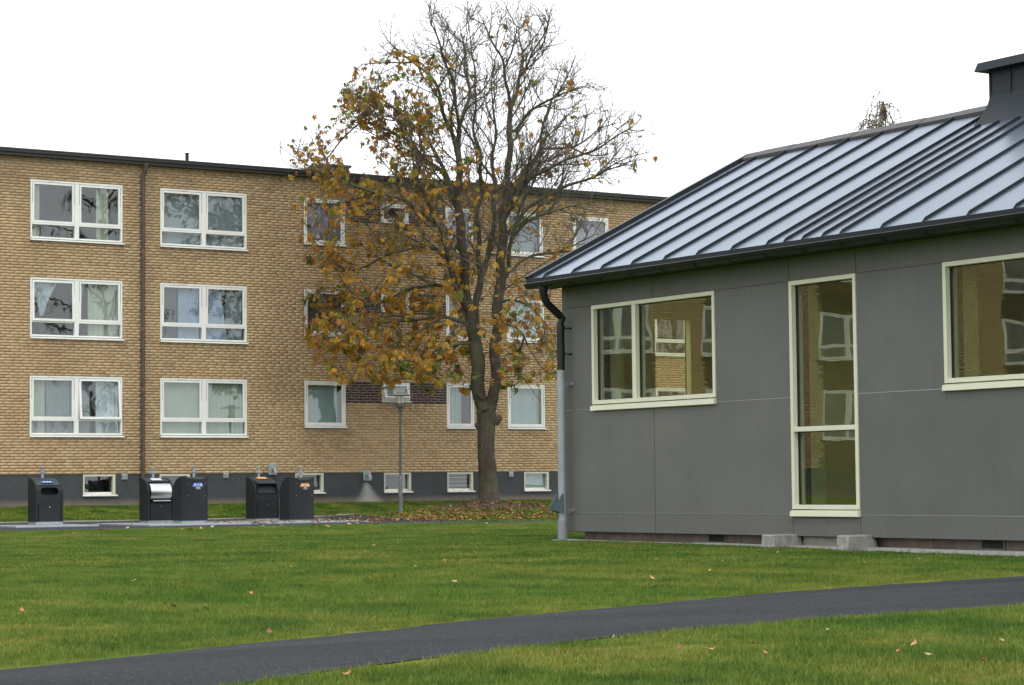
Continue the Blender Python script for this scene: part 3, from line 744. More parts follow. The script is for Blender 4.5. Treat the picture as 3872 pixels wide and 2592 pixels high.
def screw(y, z):
    n = 8; c = []; r_ = .0072
    b0 = len(sg.v)
    for rr, dx in ((r_, 0), (r_*.7, -.0035)):
        for j in range(n): an = j*math.pi*2/n; sg.v.append((XG+dx, y+rr*math.cos(an), z+rr*math.sin(an)))
    for j in range(n): sg.f.append((b0+j, b0+(j+1) % n, b0+n+(j+1) % n, b0+n+j))
    sg.f.append(tuple(b0+n+j for j in range(n)))
for (y0, y1, z0, z1) in panels:
    gh('panel', Geo().box(XG, XG+.008, y0+jt, y1-jt, z0+jt, z1-jt), M_['panel'], bevel=.0015)
    wv, wh = y1-y0, z1-z0
    zs_ = [z0+.06, z1-.06] if wh < .5 else list(np.linspace(z0+.08, z1-.08, 4))
    if z0 > 2.6: zs_ = [z0+.06]
    n = max(2, int(round((wv-.1)/.58))+1); ys_ = np.linspace(y0+.04, y1-.04, n)
    for y in ys_:
        for z in zs_: screw(y+.004*rng.standard_normal(), z)
tag(gh('screw_heads', sg, M_['screw']), kind='stuff')
for z, m in ((.33, 'steel_lt'), (1.53, 'steel_lt'), (2.73, 'screw')):
    spans = {.33: [(18.104, YE), (YS, 17.066)], 1.53: [(21.655, YE), (18.104, 19.33), (15.85, 17.066), (YS, 13.4)], 2.73: [(21.65, YE), (18.10, 19.335), (15.845, 17.07), (YS, 13.4)]}[z]
    if z == .33 or z == 1.53: h = .0045
    else: h = .003
    for a, b_ in spans: gh('joint_strip', Geo().box(XG-.0025, XG+.010, a, b_, z-h, z+h-.001), M_[m])
# battens/wall behind the joints, with window holes
WG = [(19.34, 21.64, 1.535, 2.728), (17.075, 18.095, .31, 2.728), (13.45, 15.84, 1.535, 2.728)]
g = Geo()
def wallx(g, y0, y1, z0, z1, x0, x1, holes):
    zs_ = sorted({z0, z1, *[h[2] for h in holes], *[h[3] for h in holes]})
    for a, b_ in zip(zs_[:-1], zs_[1:]):
        m = (a+b_)/2; y = y0
        for p, q in sorted([(h[0], h[1]) for h in holes if h[2] < m < h[3]]):
            if p > y: g.box(x0, x1, y, p, a, b_)
            y = q
        if y1 > y: g.box(x0, x1, y, y1, a, b_)
wallx(g, YS, YE-.002, .105, 3.0, XG+.012, XG+.25, WG); gh('wall', g, M_['dark'])
g = Geo(); GWo = (16.50, 17.04, .95, 2.655)
wall_with_holes(g, XG+.001, 21.2, .105, 3.0, YE-.001, YE+.008, [(GWo[0], GWo[1], GWo[2], GWo[3])])
g.v += [(XG, YE+.008, 3.0), (21.2, YE+.008, 3.0), (18.24, YE+.008, 4.68), (XG, YE-.001, 3.0), (21.2, YE-.001, 3.0), (18.24, YE-.001, 4.68)]
n = len(g.v)-6; g.f += [(n, n+1, n+2), (n+3, n+5, n+4), (n, n+2, n+5, n+3), (n+1, n+4, n+5, n+2)]
gh('gable_wall', g, M_['panel'])
g = Geo().box(21.2, 21.4, YS, YE, .105, 3.0).box(XG+.26, 21.19, YS, YS+.2, .0, 4.0); gh('rear_wall', g, M_['panel'])
# recessed plinth boards
XP = 15.37
edges = [22.06, 21.86, 20.83, 20.3, 19.98, 19.52, 19.15, 18.7, 18.1, 17.6, 17.07, 16.2, 15.25, 14.2, 13.0, 11, 9, YS]
for a, b_ in zip(edges[:-1], edges[1:]):
    gh('plinth_board', Geo().box(XP+.004*rng.random(), XP+.06, b_+.004, a-.004, -.12, .16), M_['plinth2'])
gh('plinth_core', Geo().box(XP+.061, 21.0, YS, 22.06, -.2, .104), M_['dark'])
gh('threshold_block', Geo().box(XG+.05, XP-.001, 17.15, 18.0, -.1, .103), simple('shaded_concrete', (.20, .19, .155), .9, var=.2, scale=8))
for ya, yb in ((19.39, 19.70), (15.25, 15.565)):
    r = gh('plinth_vent', Geo().box(XP-.012, XP-.001, ya, yb, .012, .026).box(XP-.012, XP-.001, ya, ya+.016, .026, .16).box(XP-.012, XP-.001, yb-.016, yb, .026, .16), simple('vent_frame', (.15, .16, .12), .5))
    gh('vent_cavity', Geo().box(XP-.004, XP-.0015, ya+.016, yb-.016, .026, .16), M_['dark'], r)
    m = Geo()
    for y in np.arange(ya+.025, yb-.02, .0125): m.box(XP-.0085, XP-.0065, y, y+.0025, .027, .16)
    for z in np.arange(.036, .16, .0125): m.box(XP-.0065, XP-.0045, ya+.017, yb-.017, z, z+.0025)
    tag(gh('wire_mesh', m, M_['screw'], r, fix=False), kind='stuff')
# pale concrete strip in the grass
g = Geo()
y = 22.35
while y > 9:
    L = .5+rng.random()*.6; g.box(15.09+rng.random()*.03, 15.36, y-L+.004, y, -.1, .008+.006*rng.random()); y -= L
strip = mesh_obj('concrete_footing', g, M_['strip']); tag(strip, kind='structure')

def win_grey(y0, y1, z0, z1, div_v=None, div_h=None):
    fr = .045; xf = XG-.012
    r = gh('window', Geo().box(xf, XG+.10, y0, y0+fr, z0+.075, z1).box(xf, XG+.10, y1-fr, y1, z0+.075, z1).box(xf, XG+.10, y0+fr, y1-fr, z1-fr, z1).box(xf, XG+.10, y0+fr, y1-fr, z0+.075, z0+.075+fr), M_['cream'], bevel=.003)
    cells = [(y0+fr, y1-fr, z0+.075+fr, z1-fr)]
    if div_v: a, b_ = div_v; gh('mullion', Geo().box(xf+.001, XG+.10, a, b_, z0+.075+fr, z1-fr), M_['cream'], r, bevel=.003); c = cells[0]; cells = [(c[0], a, c[2], c[3]), (b_, c[1], c[2], c[3])]
    if div_h: a, b_ = div_h; gh('transom', Geo().box(xf+.001, XG+.10, y0+fr, y1-fr, a, b_), M_['cream'], r, bevel=.003); c = cells[0]; cells = [(c[0], c[1], c[2], a), (c[0], c[1], b_, c[3])]
    s = Geo(); s.loft([[(XG-.035, y0-.005, z0), (XG-.04, y0-.005, z0+.004), (XG-.035, y0-.005, z0+.055), (XG+.01, y0-.005, z0+.068), (XG+.01, y0-.005, z0)],
                       [(XG-.035, y1+.005, z0), (XG-.04, y1+.005, z0+.004), (XG-.035, y1+.005, z0+.055), (XG+.01, y1+.005, z0+.068), (XG+.01, y1+.005, z0)]])
    gh('sill', s, M_['cream'], r)
    for a, b_, c, d_ in cells:
        gk = Geo(); t = .007; x = XG+.045
        gk.box(x, x+.04, a, a+t, c, d_).box(x, x+.04, b_-t, b_, c, d_).box(x, x+.04, a+t, b_-t, c, c+t).box(x, x+.04, a+t, b_-t, d_-t, d_); gh('gasket', gk, M_['gasket'], r)
        gh('pane', Geo().box(XG+.055, XG+.061, a+t, b_-t, c+t, d_-t), M_['glass_b'], r)
        gh('inner_pane', Geo().box(XG+.092, XG+.096, a+t, b_-t, c+t, d_-t), glass_clear, r)
        fi = Geo(); fi.box(XG+.10, XG+.115, a, a+.03, c, d_).box(XG+.10, XG+.115, b_-.03, b_, c, d_); gh('inner_bead', fi, simple('bead_%d' % int(a*100), (.35, .40, .40), .5), r)
    # painted reveal inside
    e = Geo(); X0, X1 = XG+.252, XG+.45
    e.box(X0, X1, y1+.0, y1+.02, z0, z1).box(X0, X1, y0-.02, y0, z0, z1).box(X0, X1, y0, y1, z1, z1+.02).box(X0, X1+.05, y0, y1, z0+.05, z0+.075); gh('reveal', e, simple('reveal_%d' % int(y0*10), (.55, .60, .45), .7), r)
glass_clear = glass('inner_glass', (.93, .95, .92), .6, .0)
win_grey(19.34, 21.645, 1.505, 2.73, div_v=(20.78, 20.85))
win_grey(17.072, 18.098, .308, 2.73, div_h=(1.175, 1.225))
win_grey(13.45, 15.842, 1.505, 2.73)
# interior room
g = Geo(); X0, X1, Y0, Y1, Z0, Z1 = XG+.26, 17.9, YS+.3, 22.14, .18, 2.86
GW = (16.50, 17.04, .95, 2.655)
g.quad((X1, Y0, Z0), (X1, Y1, Z0), (X1, Y1, Z1), (X1, Y0, Z1)); g.quad((X0, Y0, Z0), (X1, Y0, Z0), (X1, Y0, Z1), (X0, Y0, Z1))
g.quad((X0, Y0, Z1), (X1, Y0, Z1), (X1, Y1, Z1), (X0, Y1, Z1)); g.quad((X0, Y0, Z0), (X1, Y0, Z0), (X1, Y1, Z0), (X0, Y1, Z0))
g.box(X0, GW[0], Y1, Y1+.09, Z0, Z1).box(GW[1], X1, Y1, Y1+.09, Z0, Z1).box(GW[0], GW[1], Y1, Y1+.09, Z0, GW[2]).box(GW[0], GW[1], Y1, Y1+.09, GW[3], Z1)
g.box(X1-.9, X1-.002, 17.45, 17.55, Z0+.001, Z1-.001)
gh('interior', g, M_['olive_room'], fix=False)

# roof
SL = (4.785-3.085)/(18.25-14.87); AN = math.atan(SL)
def rz(x): return 3.085+SL*(x-14.87) if x <= 18.25 else 4.785-SL*(x-18.25)
YV = 22.47
seams = [22.40, 22.146, 21.56, 20.98, 20.395, 19.80, 19.215, 18.625, 18.045, 17.768, 17.486, 17.181, 16.913, 16.32, 15.74, 15.156, 14.567, 13.98, 13.4, 12.8, 12.2, 11.6, 11.0, 10.4, 9.8, 9.2, 8.6]
nx_, nz_ = math.sin(AN), math.cos(AN)
def roof_pt(s, y, h=0): # s: distance along slope from eave
    x = 14.87+s*math.cos(AN); z = 3.085+s*math.sin(AN); return (x-nx_*h, y, z+nz_*h)
LS = (18.25-14.87)/math.cos(AN)
ye = [YV]+seams
core = Geo()
core.loft([[roof_pt(0, YV, -.03), roof_pt(LS, YV, -.03), (21.63, YV, 3.055), (21.60, YV, 2.99), (18.25, YV, 4.68), (14.90, YV, 3.0)], [roof_pt(0, YS-.3, -.03), roof_pt(LS, YS-.3, -.03), (21.63, YS-.3, 3.055), (21.60, YS-.3, 2.99), (18.25, YS-.3, 4.68), (14.90, YS-.3, 3.0)]])
gh('roof_deck', core, M_['black_metal'])
for k in range(len(ye)-1):
    a, b_ = ye[k], ye[k+1]; g = Geo(); nS, nY = 14, 4; ph = rng.random()*6
    rowsp = []
    for i in range(nS+1):
        s = LS*i/nS; rr = []
        for j in range(nY+1):
            t = j/nY; y = a+(b_-a)*t
            h = .003*math.sin(math.pi*t)*(math.sin(s*2.1+ph)+.6*math.sin(s*4.7+ph*2))
            rr.append(roof_pt(s, y, max(-.002, h)+.001))
        rowsp.append(rr)
    g.loft(rowsp, close=False); n0 = len(g.v)
    me_o = gh('roof_sheet', g, M_['roof'], smooth=True, fix=False)
    fix_up(me_o.data)
for y in seams:
    g = Geo(); h = .030; w = .005
    if y in (17.768, 17.486, 17.181, 16.913) : s1 = LS-.75+.12
    else: s1 = LS
    prof = [(.0, .004), (.06, h), (s1-.02, h), (s1, .006)]
    r0 = [[roof_pt(s, y-w, 0), roof_pt(s, y-w, hh), roof_pt(s, y+w, hh), roof_pt(s, y+w, 0)] for s, hh in prof]
    g.loft(r0); gh('seam', g, M_['seam'])
# verge flashing and eave drip
g = Geo(); g.loft([[roof_pt(-.01, YV+.012, -.06), roof_pt(-.01, YV+.012, .045), roof_pt(-.01, YV-.05, .045), roof_pt(-.01, YV-.05, .0)], [roof_pt(LS, YV+.012, -.06), roof_pt(LS, YV+.012, .045), roof_pt(LS, YV-.05, .045), roof_pt(LS, YV-.05, .0)]]); gh('verge_flashing', g, M_['seam'])
g = Geo(); g.box(14.855, 14.872, YS-.3, YV, 3.02, 3.088); gh('eave_flashing', g, M_['seam'])
# ridge cap pieces
y = YV+.02; k = 0
while y > YS:
    L = .585 if k else .35
    if y-L < 17.9 and y-L > 16.0 and False: pass
    g = Geo(); dz_ = .004*(k % 2)
    sec = lambda yy: [(18.10, yy, rz(18.10)+.006), (18.10, yy, rz(18.10)+.040+dz_), (18.25, yy, 4.835+dz_), (18.40, yy, rz(18.40)+.040), (18.40, yy, rz(18.40)+.004)]
    g.loft([sec(y), sec(y-L-.01)]); gh('ridge_cap', g, M_['gasket']); y -= L; k += 1
# chimney: concave flared skirt, shaft, cap
ch_y0, ch_y1 = 16.93, 17.80; ch_x0, ch_x1 = 17.87, 18.63
g = Geo(); rings = []
for t in (0, .06, .14, .24, .36, .5, .7, 1.0):
    o_ = .17*(1-t)**2.6; pts = []
    lift = .004+.36*t
    for (cx, cy, sx, sy) in ((ch_x0, ch_y0, -1, -1), (18.25, ch_y0, 0, -1), (ch_x1, ch_y0, 1, -1), (ch_x1, ch_y1, 1, 1), (18.25, ch_y1, 0, 1), (ch_x0, ch_y1, -1, 1)):
        x = cx+sx*o_; pts.append((x, cy+sy*o_*.6, rz(x)+lift-(.18*t if sx == 0 else 0)))
    rings.append(pts)
rings.append([(x, y, 5.12) for x, y, z in rings[-1]])
g.loft(rings)
CH = gh('chimney', g, M_['chimney'])
gh('corner_seam', Geo().box(ch_x0-.012, ch_x0+.006, ch_y1-.012, ch_y1+.012, 4.72, 5.12), M_['seam'], CH)
for yy in (17.49, 17.19): gh('shaft_seam', Geo().box(ch_x0-.014, ch_x0-.001, yy-.008, yy+.008, 4.66, 5.12), M_['seam'], CH)
g = Geo(); zc0, zc1 = 5.115, 5.21
def rect(o_, z, ): return [(ch_x0-o_, ch_y0-o_*.9, z), (ch_x1+o_, ch_y0-o_*.9, z), (ch_x1+o_, ch_y1+o_*.9, z), (ch_x0-o_, ch_y1+o_*.9, z)]
g.loft([rect(.13, zc0), rect(.10, zc1), rect(.07, zc1+.008)]); gh('cap', g, M_['chimney'], CH)
# soffit boards, gutter, brackets, downpipe
gh('soffit', Geo().box(14.89, XG+.01, YS-.2, YV-.01, 2.986, 2.996), M_['soffit'])
g = Geo(); R0 = .062; GX, GZ = 14.862, 3.025
ring = lambda yy: [(GX+R0*math.cos(a), yy, GZ+R0*math.sin(a)) for a in np.linspace(math.pi, 2*math.pi, 13)]
g.loft([ring(YE+.185), ring(YS-.3)], close=False); n0 = len(g.v)
g.v += [(GX+(x-GX)*.94, y, GZ+(z-GZ)*.94) for x, y, z in g.v]; g.f += [tuple(n0+i for i in f[::-1]) for f in list(g.f)]
nn = 13
for yk in (0, 1): 
    for j in range(nn-1): g.f.append((yk*nn+j, yk*nn+j+1, n0+yk*nn+j+1, n0+yk*nn+j))
cap_i = len(g.v); g.v += [(p[0], YE+.1855, p[2]) for p in ring(0)]; g.f.append(tuple(cap_i+j for j in range(nn)))
GU = gh('gutter', g, M_['black_metal'], smooth=True)
gh('gutter_bead', Geo().tube([(GX-R0, YE+.185, GZ), (GX-R0, YS-.3, GZ)], .009, 8), M_['black_metal'], GU)
y = 22.10; bm0 = None
while y > 9:
    if bm0 is None:
        g = Geo(); arc = [(GX+(R0+.004)*math.cos(a), y, GZ+(R0+.004)*math.sin(a)) for a in np.linspace(math.pi*.97, 2*math.pi, 12)]
        rr = [[(p[0], y-.012, p[2]), (p[0], y+.012, p[2]), (p[0]+(GX-p[0])*.03, y+.012, p[2]-.004), (p[0]+(GX-p[0])*.03, y-.012, p[2]-.004)] for p in arc]
        g.loft(rr); bm0 = gh('gutter_bracket', g, M_['seam'], GU)
    else: o = bm0.copy(); COL.objects.link(o); o.location = (0, y-22.10, 0)
    y -= .5855
PY, PXX = 22.13, 15.11
g = Geo(); g.tube([(GX+.01, PY+.0, 3.0), (GX+.01, PY, 2.955), (GX+.012, PY, 2.9), (GX+.03, PY, 2.83), (GX+.07, PY, 2.775), (GX+.14, PY, 2.72), (GX+.21, PY, 2.665), (GX+.27, PY, 2.61), (PXX-.01, PY, 2.55), (PXX, PY, 2.48), (PXX, PY, 1.99)], [.06, .058, .047, .046, .046, .046, .046, .046, .046, .046, .046], 20)
DP = gh('downpipe', g, M_['black_metal'], smooth=True)
g = Geo(); g.tube([(PXX, PY, 2.0), (PXX, PY, .2)], .0505, 24); gh('lower_pipe', g, M_['galv'], DP, smooth=True)
g = Geo(); g.tube([(PXX-.005, PY, .235), (PXX-.005, PY, -.05)], .057, 24); gh('pipe_foot', g, M_['galv_grey'], DP, smooth=True)
for z in (2.495, 2.19): gh('pipe_clip', Geo().tube([(PXX, PY, z-.035), (PXX, PY, z+.035)], .0495, 20).box(PXX+.03, XG-.001, PY-.045, PY-.025, z-.007, z+.007).tube([(XG-.02, PY-.06, z), (XG-.001, PY-.06, z)], .011, 8), M_['black_metal'], DP)
for z in (1.84, .36): gh('pipe_clip', Geo().box(PXX+.03, XG-.001, PY-.075, PY-.05, z-.022, z+.022).box(XG-.01, XG-.001, PY-.10, PY-.04, z-.012, z+.012), M_['steel_lt'], DP)
# leaf diverter: open hopper on the pipe
g = Geo()
px0, px1 = PXX-.05, PXX-.15; zt, zb = .545, .36
for yy in (PY-.058, PY+.055):
    g.loft([[(px0+.03, yy-.002, zt), (px0+.0, yy-.002, zt+.004), (px1, yy-.002, zb+.02), (px1, yy-.002, zb), (px0+.03, yy-.002, zb-.045)], [(px0+.03, yy+.002, zt), (px0, yy+.002, zt+.004), (px1, yy+.002, zb+.02), (px1, yy+.002, zb), (px0+.03, yy+.002, zb-.045)]])
g.loft([[(px1, PY-.056, zb+.004), (px1, PY+.053, zb+.004), (px1, PY+.053, zb), (px1, PY-.056, zb)], [(px0+.03, PY-.056, zb-.035), (px0+.03, PY+.053, zb-.035), (px0+.03, PY+.053, zb-.041), (px0+.03, PY-.056, zb-.041)]])
gh('leaf_diverter', g, M_['blue_galv'], DP)
# two rough concrete blocks by the tall window
def block(y0, y1, x0, z0, z1, label, seed):
    bm = bmesh.new(); bmesh.ops.create_cube(bm, size=1)
    for v in bm.verts:
        tp = v.co.z > 0; v.co.x = x0+(v.co.x+.5)*.42+(.0 if not tp else (.012 if v.co.x < 0 else -.05)); v.co.y = y0+(y1-y0)*(v.co.y+.5)+((-.008 if v.co.y > 0 else .008) if tp else 0); v.co.z = z0 if not tp else z1
    bmesh.ops.bevel(bm, geom=list(bm.edges), offset=.012, segments=1, affect='EDGES')
    bmesh.ops.subdivide_edges(bm, edges=list(bm.edges), cuts=3, use_grid_fill=True)
    for v in bm.verts:
        n_ = noise.noise(v.co*14+Vector((seed, 0, 0)))*.006 + noise.noise(v.co*45)*.003; v.co += Vector((n_, n_, n_*.6))
    c = Vector((x0, (y0+y1)/2, z0)); 
    for v in bm.verts: v.co -= c
    me = bpy.data.meshes.new('concrete_block'); bm.to_mesh(me); bm.free(); me.materials.append(M_['concrete'])
    o = link('concrete_block', me); o.location = c; tag(o, label, 'concrete block', 'rough concrete blocks under the tall window'); return o
block(18.03, 18.245, 14.90, -.03, .128, 'rough concrete block under the left jamb of the tall window', 1)
block(16.905, 17.09, 14.90, -.03, .135, 'rough concrete block under the right jamb of the tall window', 5)

# ------------------------------------------------------------------ waste bins
HW = .345
def back_y(x): return .17+.20*(1-(min(1, abs(x)/HW))**2.2)
def prof_z(y):      # top line over depth, front at y=-.35
    if y <= -.35: return .76
    if y < .17:
        t = (y+.35)/.52; return .76+.38*math.sin(t*math.pi/2)**.42 if t > 0 else .76
    return 1.14-.07*((y-.17)/.2)**1.3

def outline(nx=17):
    """plan outline: front edge from left to right, sides, convex back"""
    pts = [(-HW, y) for y in (-.35, -.349, -.345, -.335, -.32, -.29, -.25, -.19, -.11, -.02, .08, .17)]
    for i in range(1, nx): x = -HW+2*HW*i/nx; pts.append((x, back_y(x)))
    pts += [(HW, y) for y in (.17, .08, -.02, -.11, -.19, -.25, -.29, -.32, -.335, -.345, -.349, -.35)]
    return pts
GROUND_Z = -.215
def make_bin(kind, label, loc, rz_, sign, backsign=None):
    root = empty('waste_bin', loc, label, 'waste container', 'dark grey waste containers on the bin yard', rz_)
    P = outline()
    # base frame
    g = Geo(); g.loft([[(x*.97, y*.97, -.03) for x, y in P], [(x*.97, y*.97, .078) for x, y in P]]); mesh_obj('base_frame', g, M_['galv'], root)
    for dx in (-.22, .16): mesh_obj('base_lug', Geo().box(dx, dx+.1, -.352, -.3405, .02, .05), M_['steel_lt'], root)
    # side and back shell (open at the front)
    g = Geo(); t = .04
    lo = [(x, y, .08) for x, y in P]; up = [(x, y, prof_z(y)) for x, y in P]
    mid = [(x, y, .08+(prof_z(y)-.08)*.5) for x, y in P]
    g.loft([lo, mid, up], close=False)
    inn = [(x*(1-.05/HW) if abs(x) > .3 else x, y-.02 if y > .17 else y, prof_z(y)) for x, y in P]
    g.loft([up, inn], close=False)
    # front edges of the side panels follow the curve: inner faces
    g.loft([inn, [(x, y, z-.14) for x, y, z in inn]], close=False)
    for sx in (-1, 1): g.quad((sx*HW, -.35, .08), (sx*(HW-.05), -.35, .08), (sx*(HW-.05), -.35, .76), (sx*HW, -.35, .76))
    mesh_obj('shell', g, M_['bin'], root, smooth=True)
    # top skin (curving down to the front)
    w = HW-.05
    g = Geo(); rr = []; ysx = np.linspace(-.345, .17, 16)
    top_from = {'slot': -.29, 'drum': -.19, 'chute': -.16}[kind]
    for y in ysx:
        if y < top_from: continue
        rr.append([(-w, y, prof_z(y)-.012), (w, y, prof_z(y)-.012)])
    g.loft(rr, close=False)
    bk = [(x, back_y(x)-.021, prof_z(back_y(x)-.02)-.008) for x in np.linspace(-w, w, 13)]; fr_ = [(x, .17, prof_z(.17)-.012) for x in np.linspace(-w, w, 13)]
    g.loft([fr_, bk], close=False)
    mesh_obj('top_cover', g, M_['bin_top'], root, smooth=True, fix=False)
    yt = top_from; zt = prof_z(yt)
    # front
    mesh_obj('hatch', Geo().box(-w+.02, w-.012, -.349, -.335, .09, .50), M_['bin'], root, bevel=.004)
    mesh_obj('lock', Geo().tube([(.0, -.356, .43), (.0, -.348, .43)], .014, 12), M_['stainless'], root)
    if kind == 'slot':
        # curved front apron with a rounded rectangular opening
        g = Geo(); secs = []; zs_ = list(np.linspace(.505, .76, 5)); cur = [(-.342, z) for z in zs_]
        for y in np.linspace(-.335, yt, 9)[1:]: cur.append((y, prof_z(y)-.012))
        cut = [(i, c) for i, c in enumerate(cur)]
        def hole_half(z):
            zc_, hh, hw, rc = .81, .085, .215, .07
            dz = abs(z-zc_)
            if dz >= hh: return None
            if dz <= hh-rc: return hw
            return hw-rc+math.sqrt(max(0, rc*rc-(dz-(hh-rc))**2))
        zs2 = sorted(set(list(np.linspace(.505, .71, 4))+list(np.linspace(.715, .895, 18))+list(np.linspace(.90, zt-.012, 3))))
        def y_at(z):
            if z <= .755: return -.344
            for y in np.linspace(-.345, yt, 160):
                if prof_z(y)-.012 >= z: return y
            return yt
        prev = None
        for z in zs2:
            h = hole_half(z); hx = h if h else 0; y = y_at(z); cur_ = [(-w, y, z), (-hx, y, z), (hx, y, z), (w, y, z), h]
            if prev:
                g.quad(prev[0], prev[1], cur_[1], cur_[0]); g.quad(prev[2], prev[3], cur_[3], cur_[2])
            prev = cur_
        mesh_obj('apron', g, M_['bin'], root, smooth=True, fix=False)
        mesh_obj('opening', Geo().box(-.24, .24, -.16, -.15, .70, 1.0), M_['dark'], root)
        mesh_obj('opening_floor', Geo().box(-.24, .24, -.30, -.161, .69, .70), M_['dark'], root)
        mesh_obj('lid_joint', Geo().box(-w+.02, w-.02, yt-.004, yt+.012, zt-.014, zt-.004), M_['dark'], root)
    elif kind == 'drum':
        mesh_obj('drum_seat', Geo().box(-w+.002, w-.002, -.13, -.12, .50, zt-.013), M_['dark'], root)
        g = Geo(); cy_, cz_, r_ = -.165, .775, .205
        g.loft([[(-w+.03, cy_+r_*math.cos(a)*-1, cz_+r_*math.sin(a)*1.12) for a in np.linspace(-1.35, 1.75, 22)], [(w-.012, cy_+r_*math.cos(a)*-1, cz_+r_*math.sin(a)*1.12) for a in np.linspace(-1.35, 1.75, 22)]], close=False)
        dr = mesh_obj('drum', g, M_['stainless'], root, smooth=True)
        mesh_obj('handle', Geo().tube([(-w+.07, -.375, .565), (w-.05, -.375, .565)], .014, 10), M_['stainless'], dr)
        mesh_obj('drip_lip', Geo().box(-w+.04, w-.02, -.345, -.25, .515, .54), M_['dark'], root)
    else:
        mesh_obj('chute_back', Geo().loft([[(-w+.06, -.17, 1.0), (w-.02, -.17, 1.0), (w-.02, -.165, 1.0), (-w+.06, -.165, 1.0)], [(-w+.06, -.315, .72), (w-.02, -.315, .72), (w-.02, -.31, .72), (-w+.06, -.31, .72)]]), M_['bin'], root)
        mesh_obj('hood', Geo().loft([[(-w+.03, -.34, .965), (w-.005, -.34, .965), (w-.005, -.34, .985), (-w+.03, -.34, .985)], [(-w+.03, -.13, 1.04), (w-.005, -.13, 1.04), (w-.005, -.13, 1.06), (-w+.03, -.13, 1.06)]]), M_['bin_top'], root)
        for sx in (-w+.03, w-.015): mesh_obj('cheek', Geo().loft([[(sx, -.34, .968), (sx, -.34, .70), (sx, -.12, .70), (sx, -.12, 1.04)], [(sx+.01, -.34, .968), (sx+.01, -.34, .70), (sx+.01, -.12, .70), (sx+.01, -.12, 1.04)]]), M_['bin'], root)
        mesh_obj('front_plate', Geo().box(-w+.002, w-.002, -.346, -.334, .505, .70), M_['bin'], root, bevel=.003)
        mesh_obj('keyhole', Geo().box(-.006, .006, -.349, -.3465, .60, .635), M_['dark'], root)
    # lifting post with flange and mushroom head
    g = Geo(); g.lathe((0, .12, 1.05), [(0, .034), (.195, .034), (.196, .062), (.222, .062), (.223, .033), (.30, .033), (.325, .045), (.332, .056), (.345, .05), (.352, .02)], 16)
    post = mesh_obj('lifting_post', g, M_['galv'], root, smooth=True)
    mesh_obj('flange_lug', Geo().box(-.085, .085, .105, .135, 1.235, 1.262), M_['galv'], post)
    mesh_obj('post_plate', Geo().box(-.13, .13, .07, .16, 1.118, 1.129), M_['bin_top'], root)
    # label plate on the top
    if sign:
        yb = top_from+.06; zb = prof_z(yb)
        pl = mesh_obj('label_plate', Geo().loft([[(-.15, yb-.02, zb-.001), (.13, yb-.02, zb-.001), (.13, yb-.02, zb+.006), (-.15, yb-.02, zb+.006)], [(-.15, yb+.12, zb+.045), (.13, yb+.12, zb+.045), (.13, yb+.12, zb+.052), (-.15, yb+.12, zb+.052)]]), sign, root)
        for dx in (-.08, .0, .07):
            mesh_obj('pictogram', Geo().loft([[(dx-.022, yb+.03, zb+.021+.003), (dx+.022, yb+.03, zb+.021+.003), (dx+.022, yb+.03, zb+.022+.004), (dx-.022, yb+.03, zb+.022+.004)], [(dx-.018, yb+.08, zb+.037+.003), (dx+.018, yb+.08, zb+.037+.003), (dx+.018, yb+.08, zb+.038+.004), (dx-.018, yb+.08, zb+.038+.004)]]), M_['white'], pl)
    # rivets
    for sx in (-1, 1):
        for zz in (.95 if kind else .9, .66):
            mesh_obj('rivet', Geo().tube([(sx*HW, .13, zz), (sx*(HW+.004), .13, zz)], .007, 8), M_['stainless'], root)
            mesh_obj('rivet', Geo().tube([(sx*.22, back_y(.22)-.004, zz+.02), (sx*.22, back_y(.22)+.004, zz+.02)], .008, 8), M_['stainless'], root)
    if backsign:
        cm, word, sub = backsign
        def bent(name, polys, mat, eps, parent):
            g = Geo()
            for pl_ in polys:
                i = len(g.v); g.v += [(x, back_y(x)+eps, z) for x, z in pl_]; g.f.append(tuple(range(i, i+len(pl_))))
            return mesh_obj(name, g, mat, parent, fix=False)
        cx, zt_, zm, zb_ = .0, .985, .895, .825
        n = 14; top = []; bot = []
        def hw_t(z): t = (z-zm)/(zt_-zm); return .137-.035*max(0, t)**2.2
        def hw_b(z): t = (zm-z)/(zm-zb_); return .135-.075*max(0, t)**2.0
        pt, pb = [], []
        for i in range(8):
            za, zb2 = zm+(zt_-zm)*i/8, zm+(zt_-zm)*(i+1)/8
            for j in range(10):
                a0, a1 = -1+2*j/10, -1+2*(j+1)/10
                pt.append([(-a0*hw_t(za), za), (-a1*hw_t(za), za), (-a1*hw_t(zb2), zb2), (-a0*hw_t(zb2), zb2)])
            za, zb2 = zb_+(zm-zb_)*i/8, zb_+(zm-zb_)*(i+1)/8
            for j in range(10):
                a0, a1 = -1+2*j/10, -1+2*(j+1)/10
                pb.append([(-a0*hw_b(za), za), (-a1*hw_b(za), za), (-a1*hw_b(zb2), zb2), (-a0*hw_b(zb2), zb2)])
        sg_ = bent('sign', pt, cm, .004, root); bent('sign_base', pb, M_['gasket'], .004, sg_)
        ell = lambda cx, cz, rx, rz2: [[(cx+rx*math.cos(a), cz+rz2*math.sin(a)) for a in np.linspace(0, 6.283, 13)[:-1]]]
        bent('pictogram', ell(.078, .938, .018, .022), M_['white'], .0055, sg_)
        bent('pictogram', [[(.022, .962), (.008, .964), (-.022, .908), (-.010, .906)]], M_['white'], .0055, sg_)
        bent('pictogram', [[(-.055, .958), (-.09, .960), (-.087, .914), (-.058, .912)]], M_['white'], .0055, sg_)
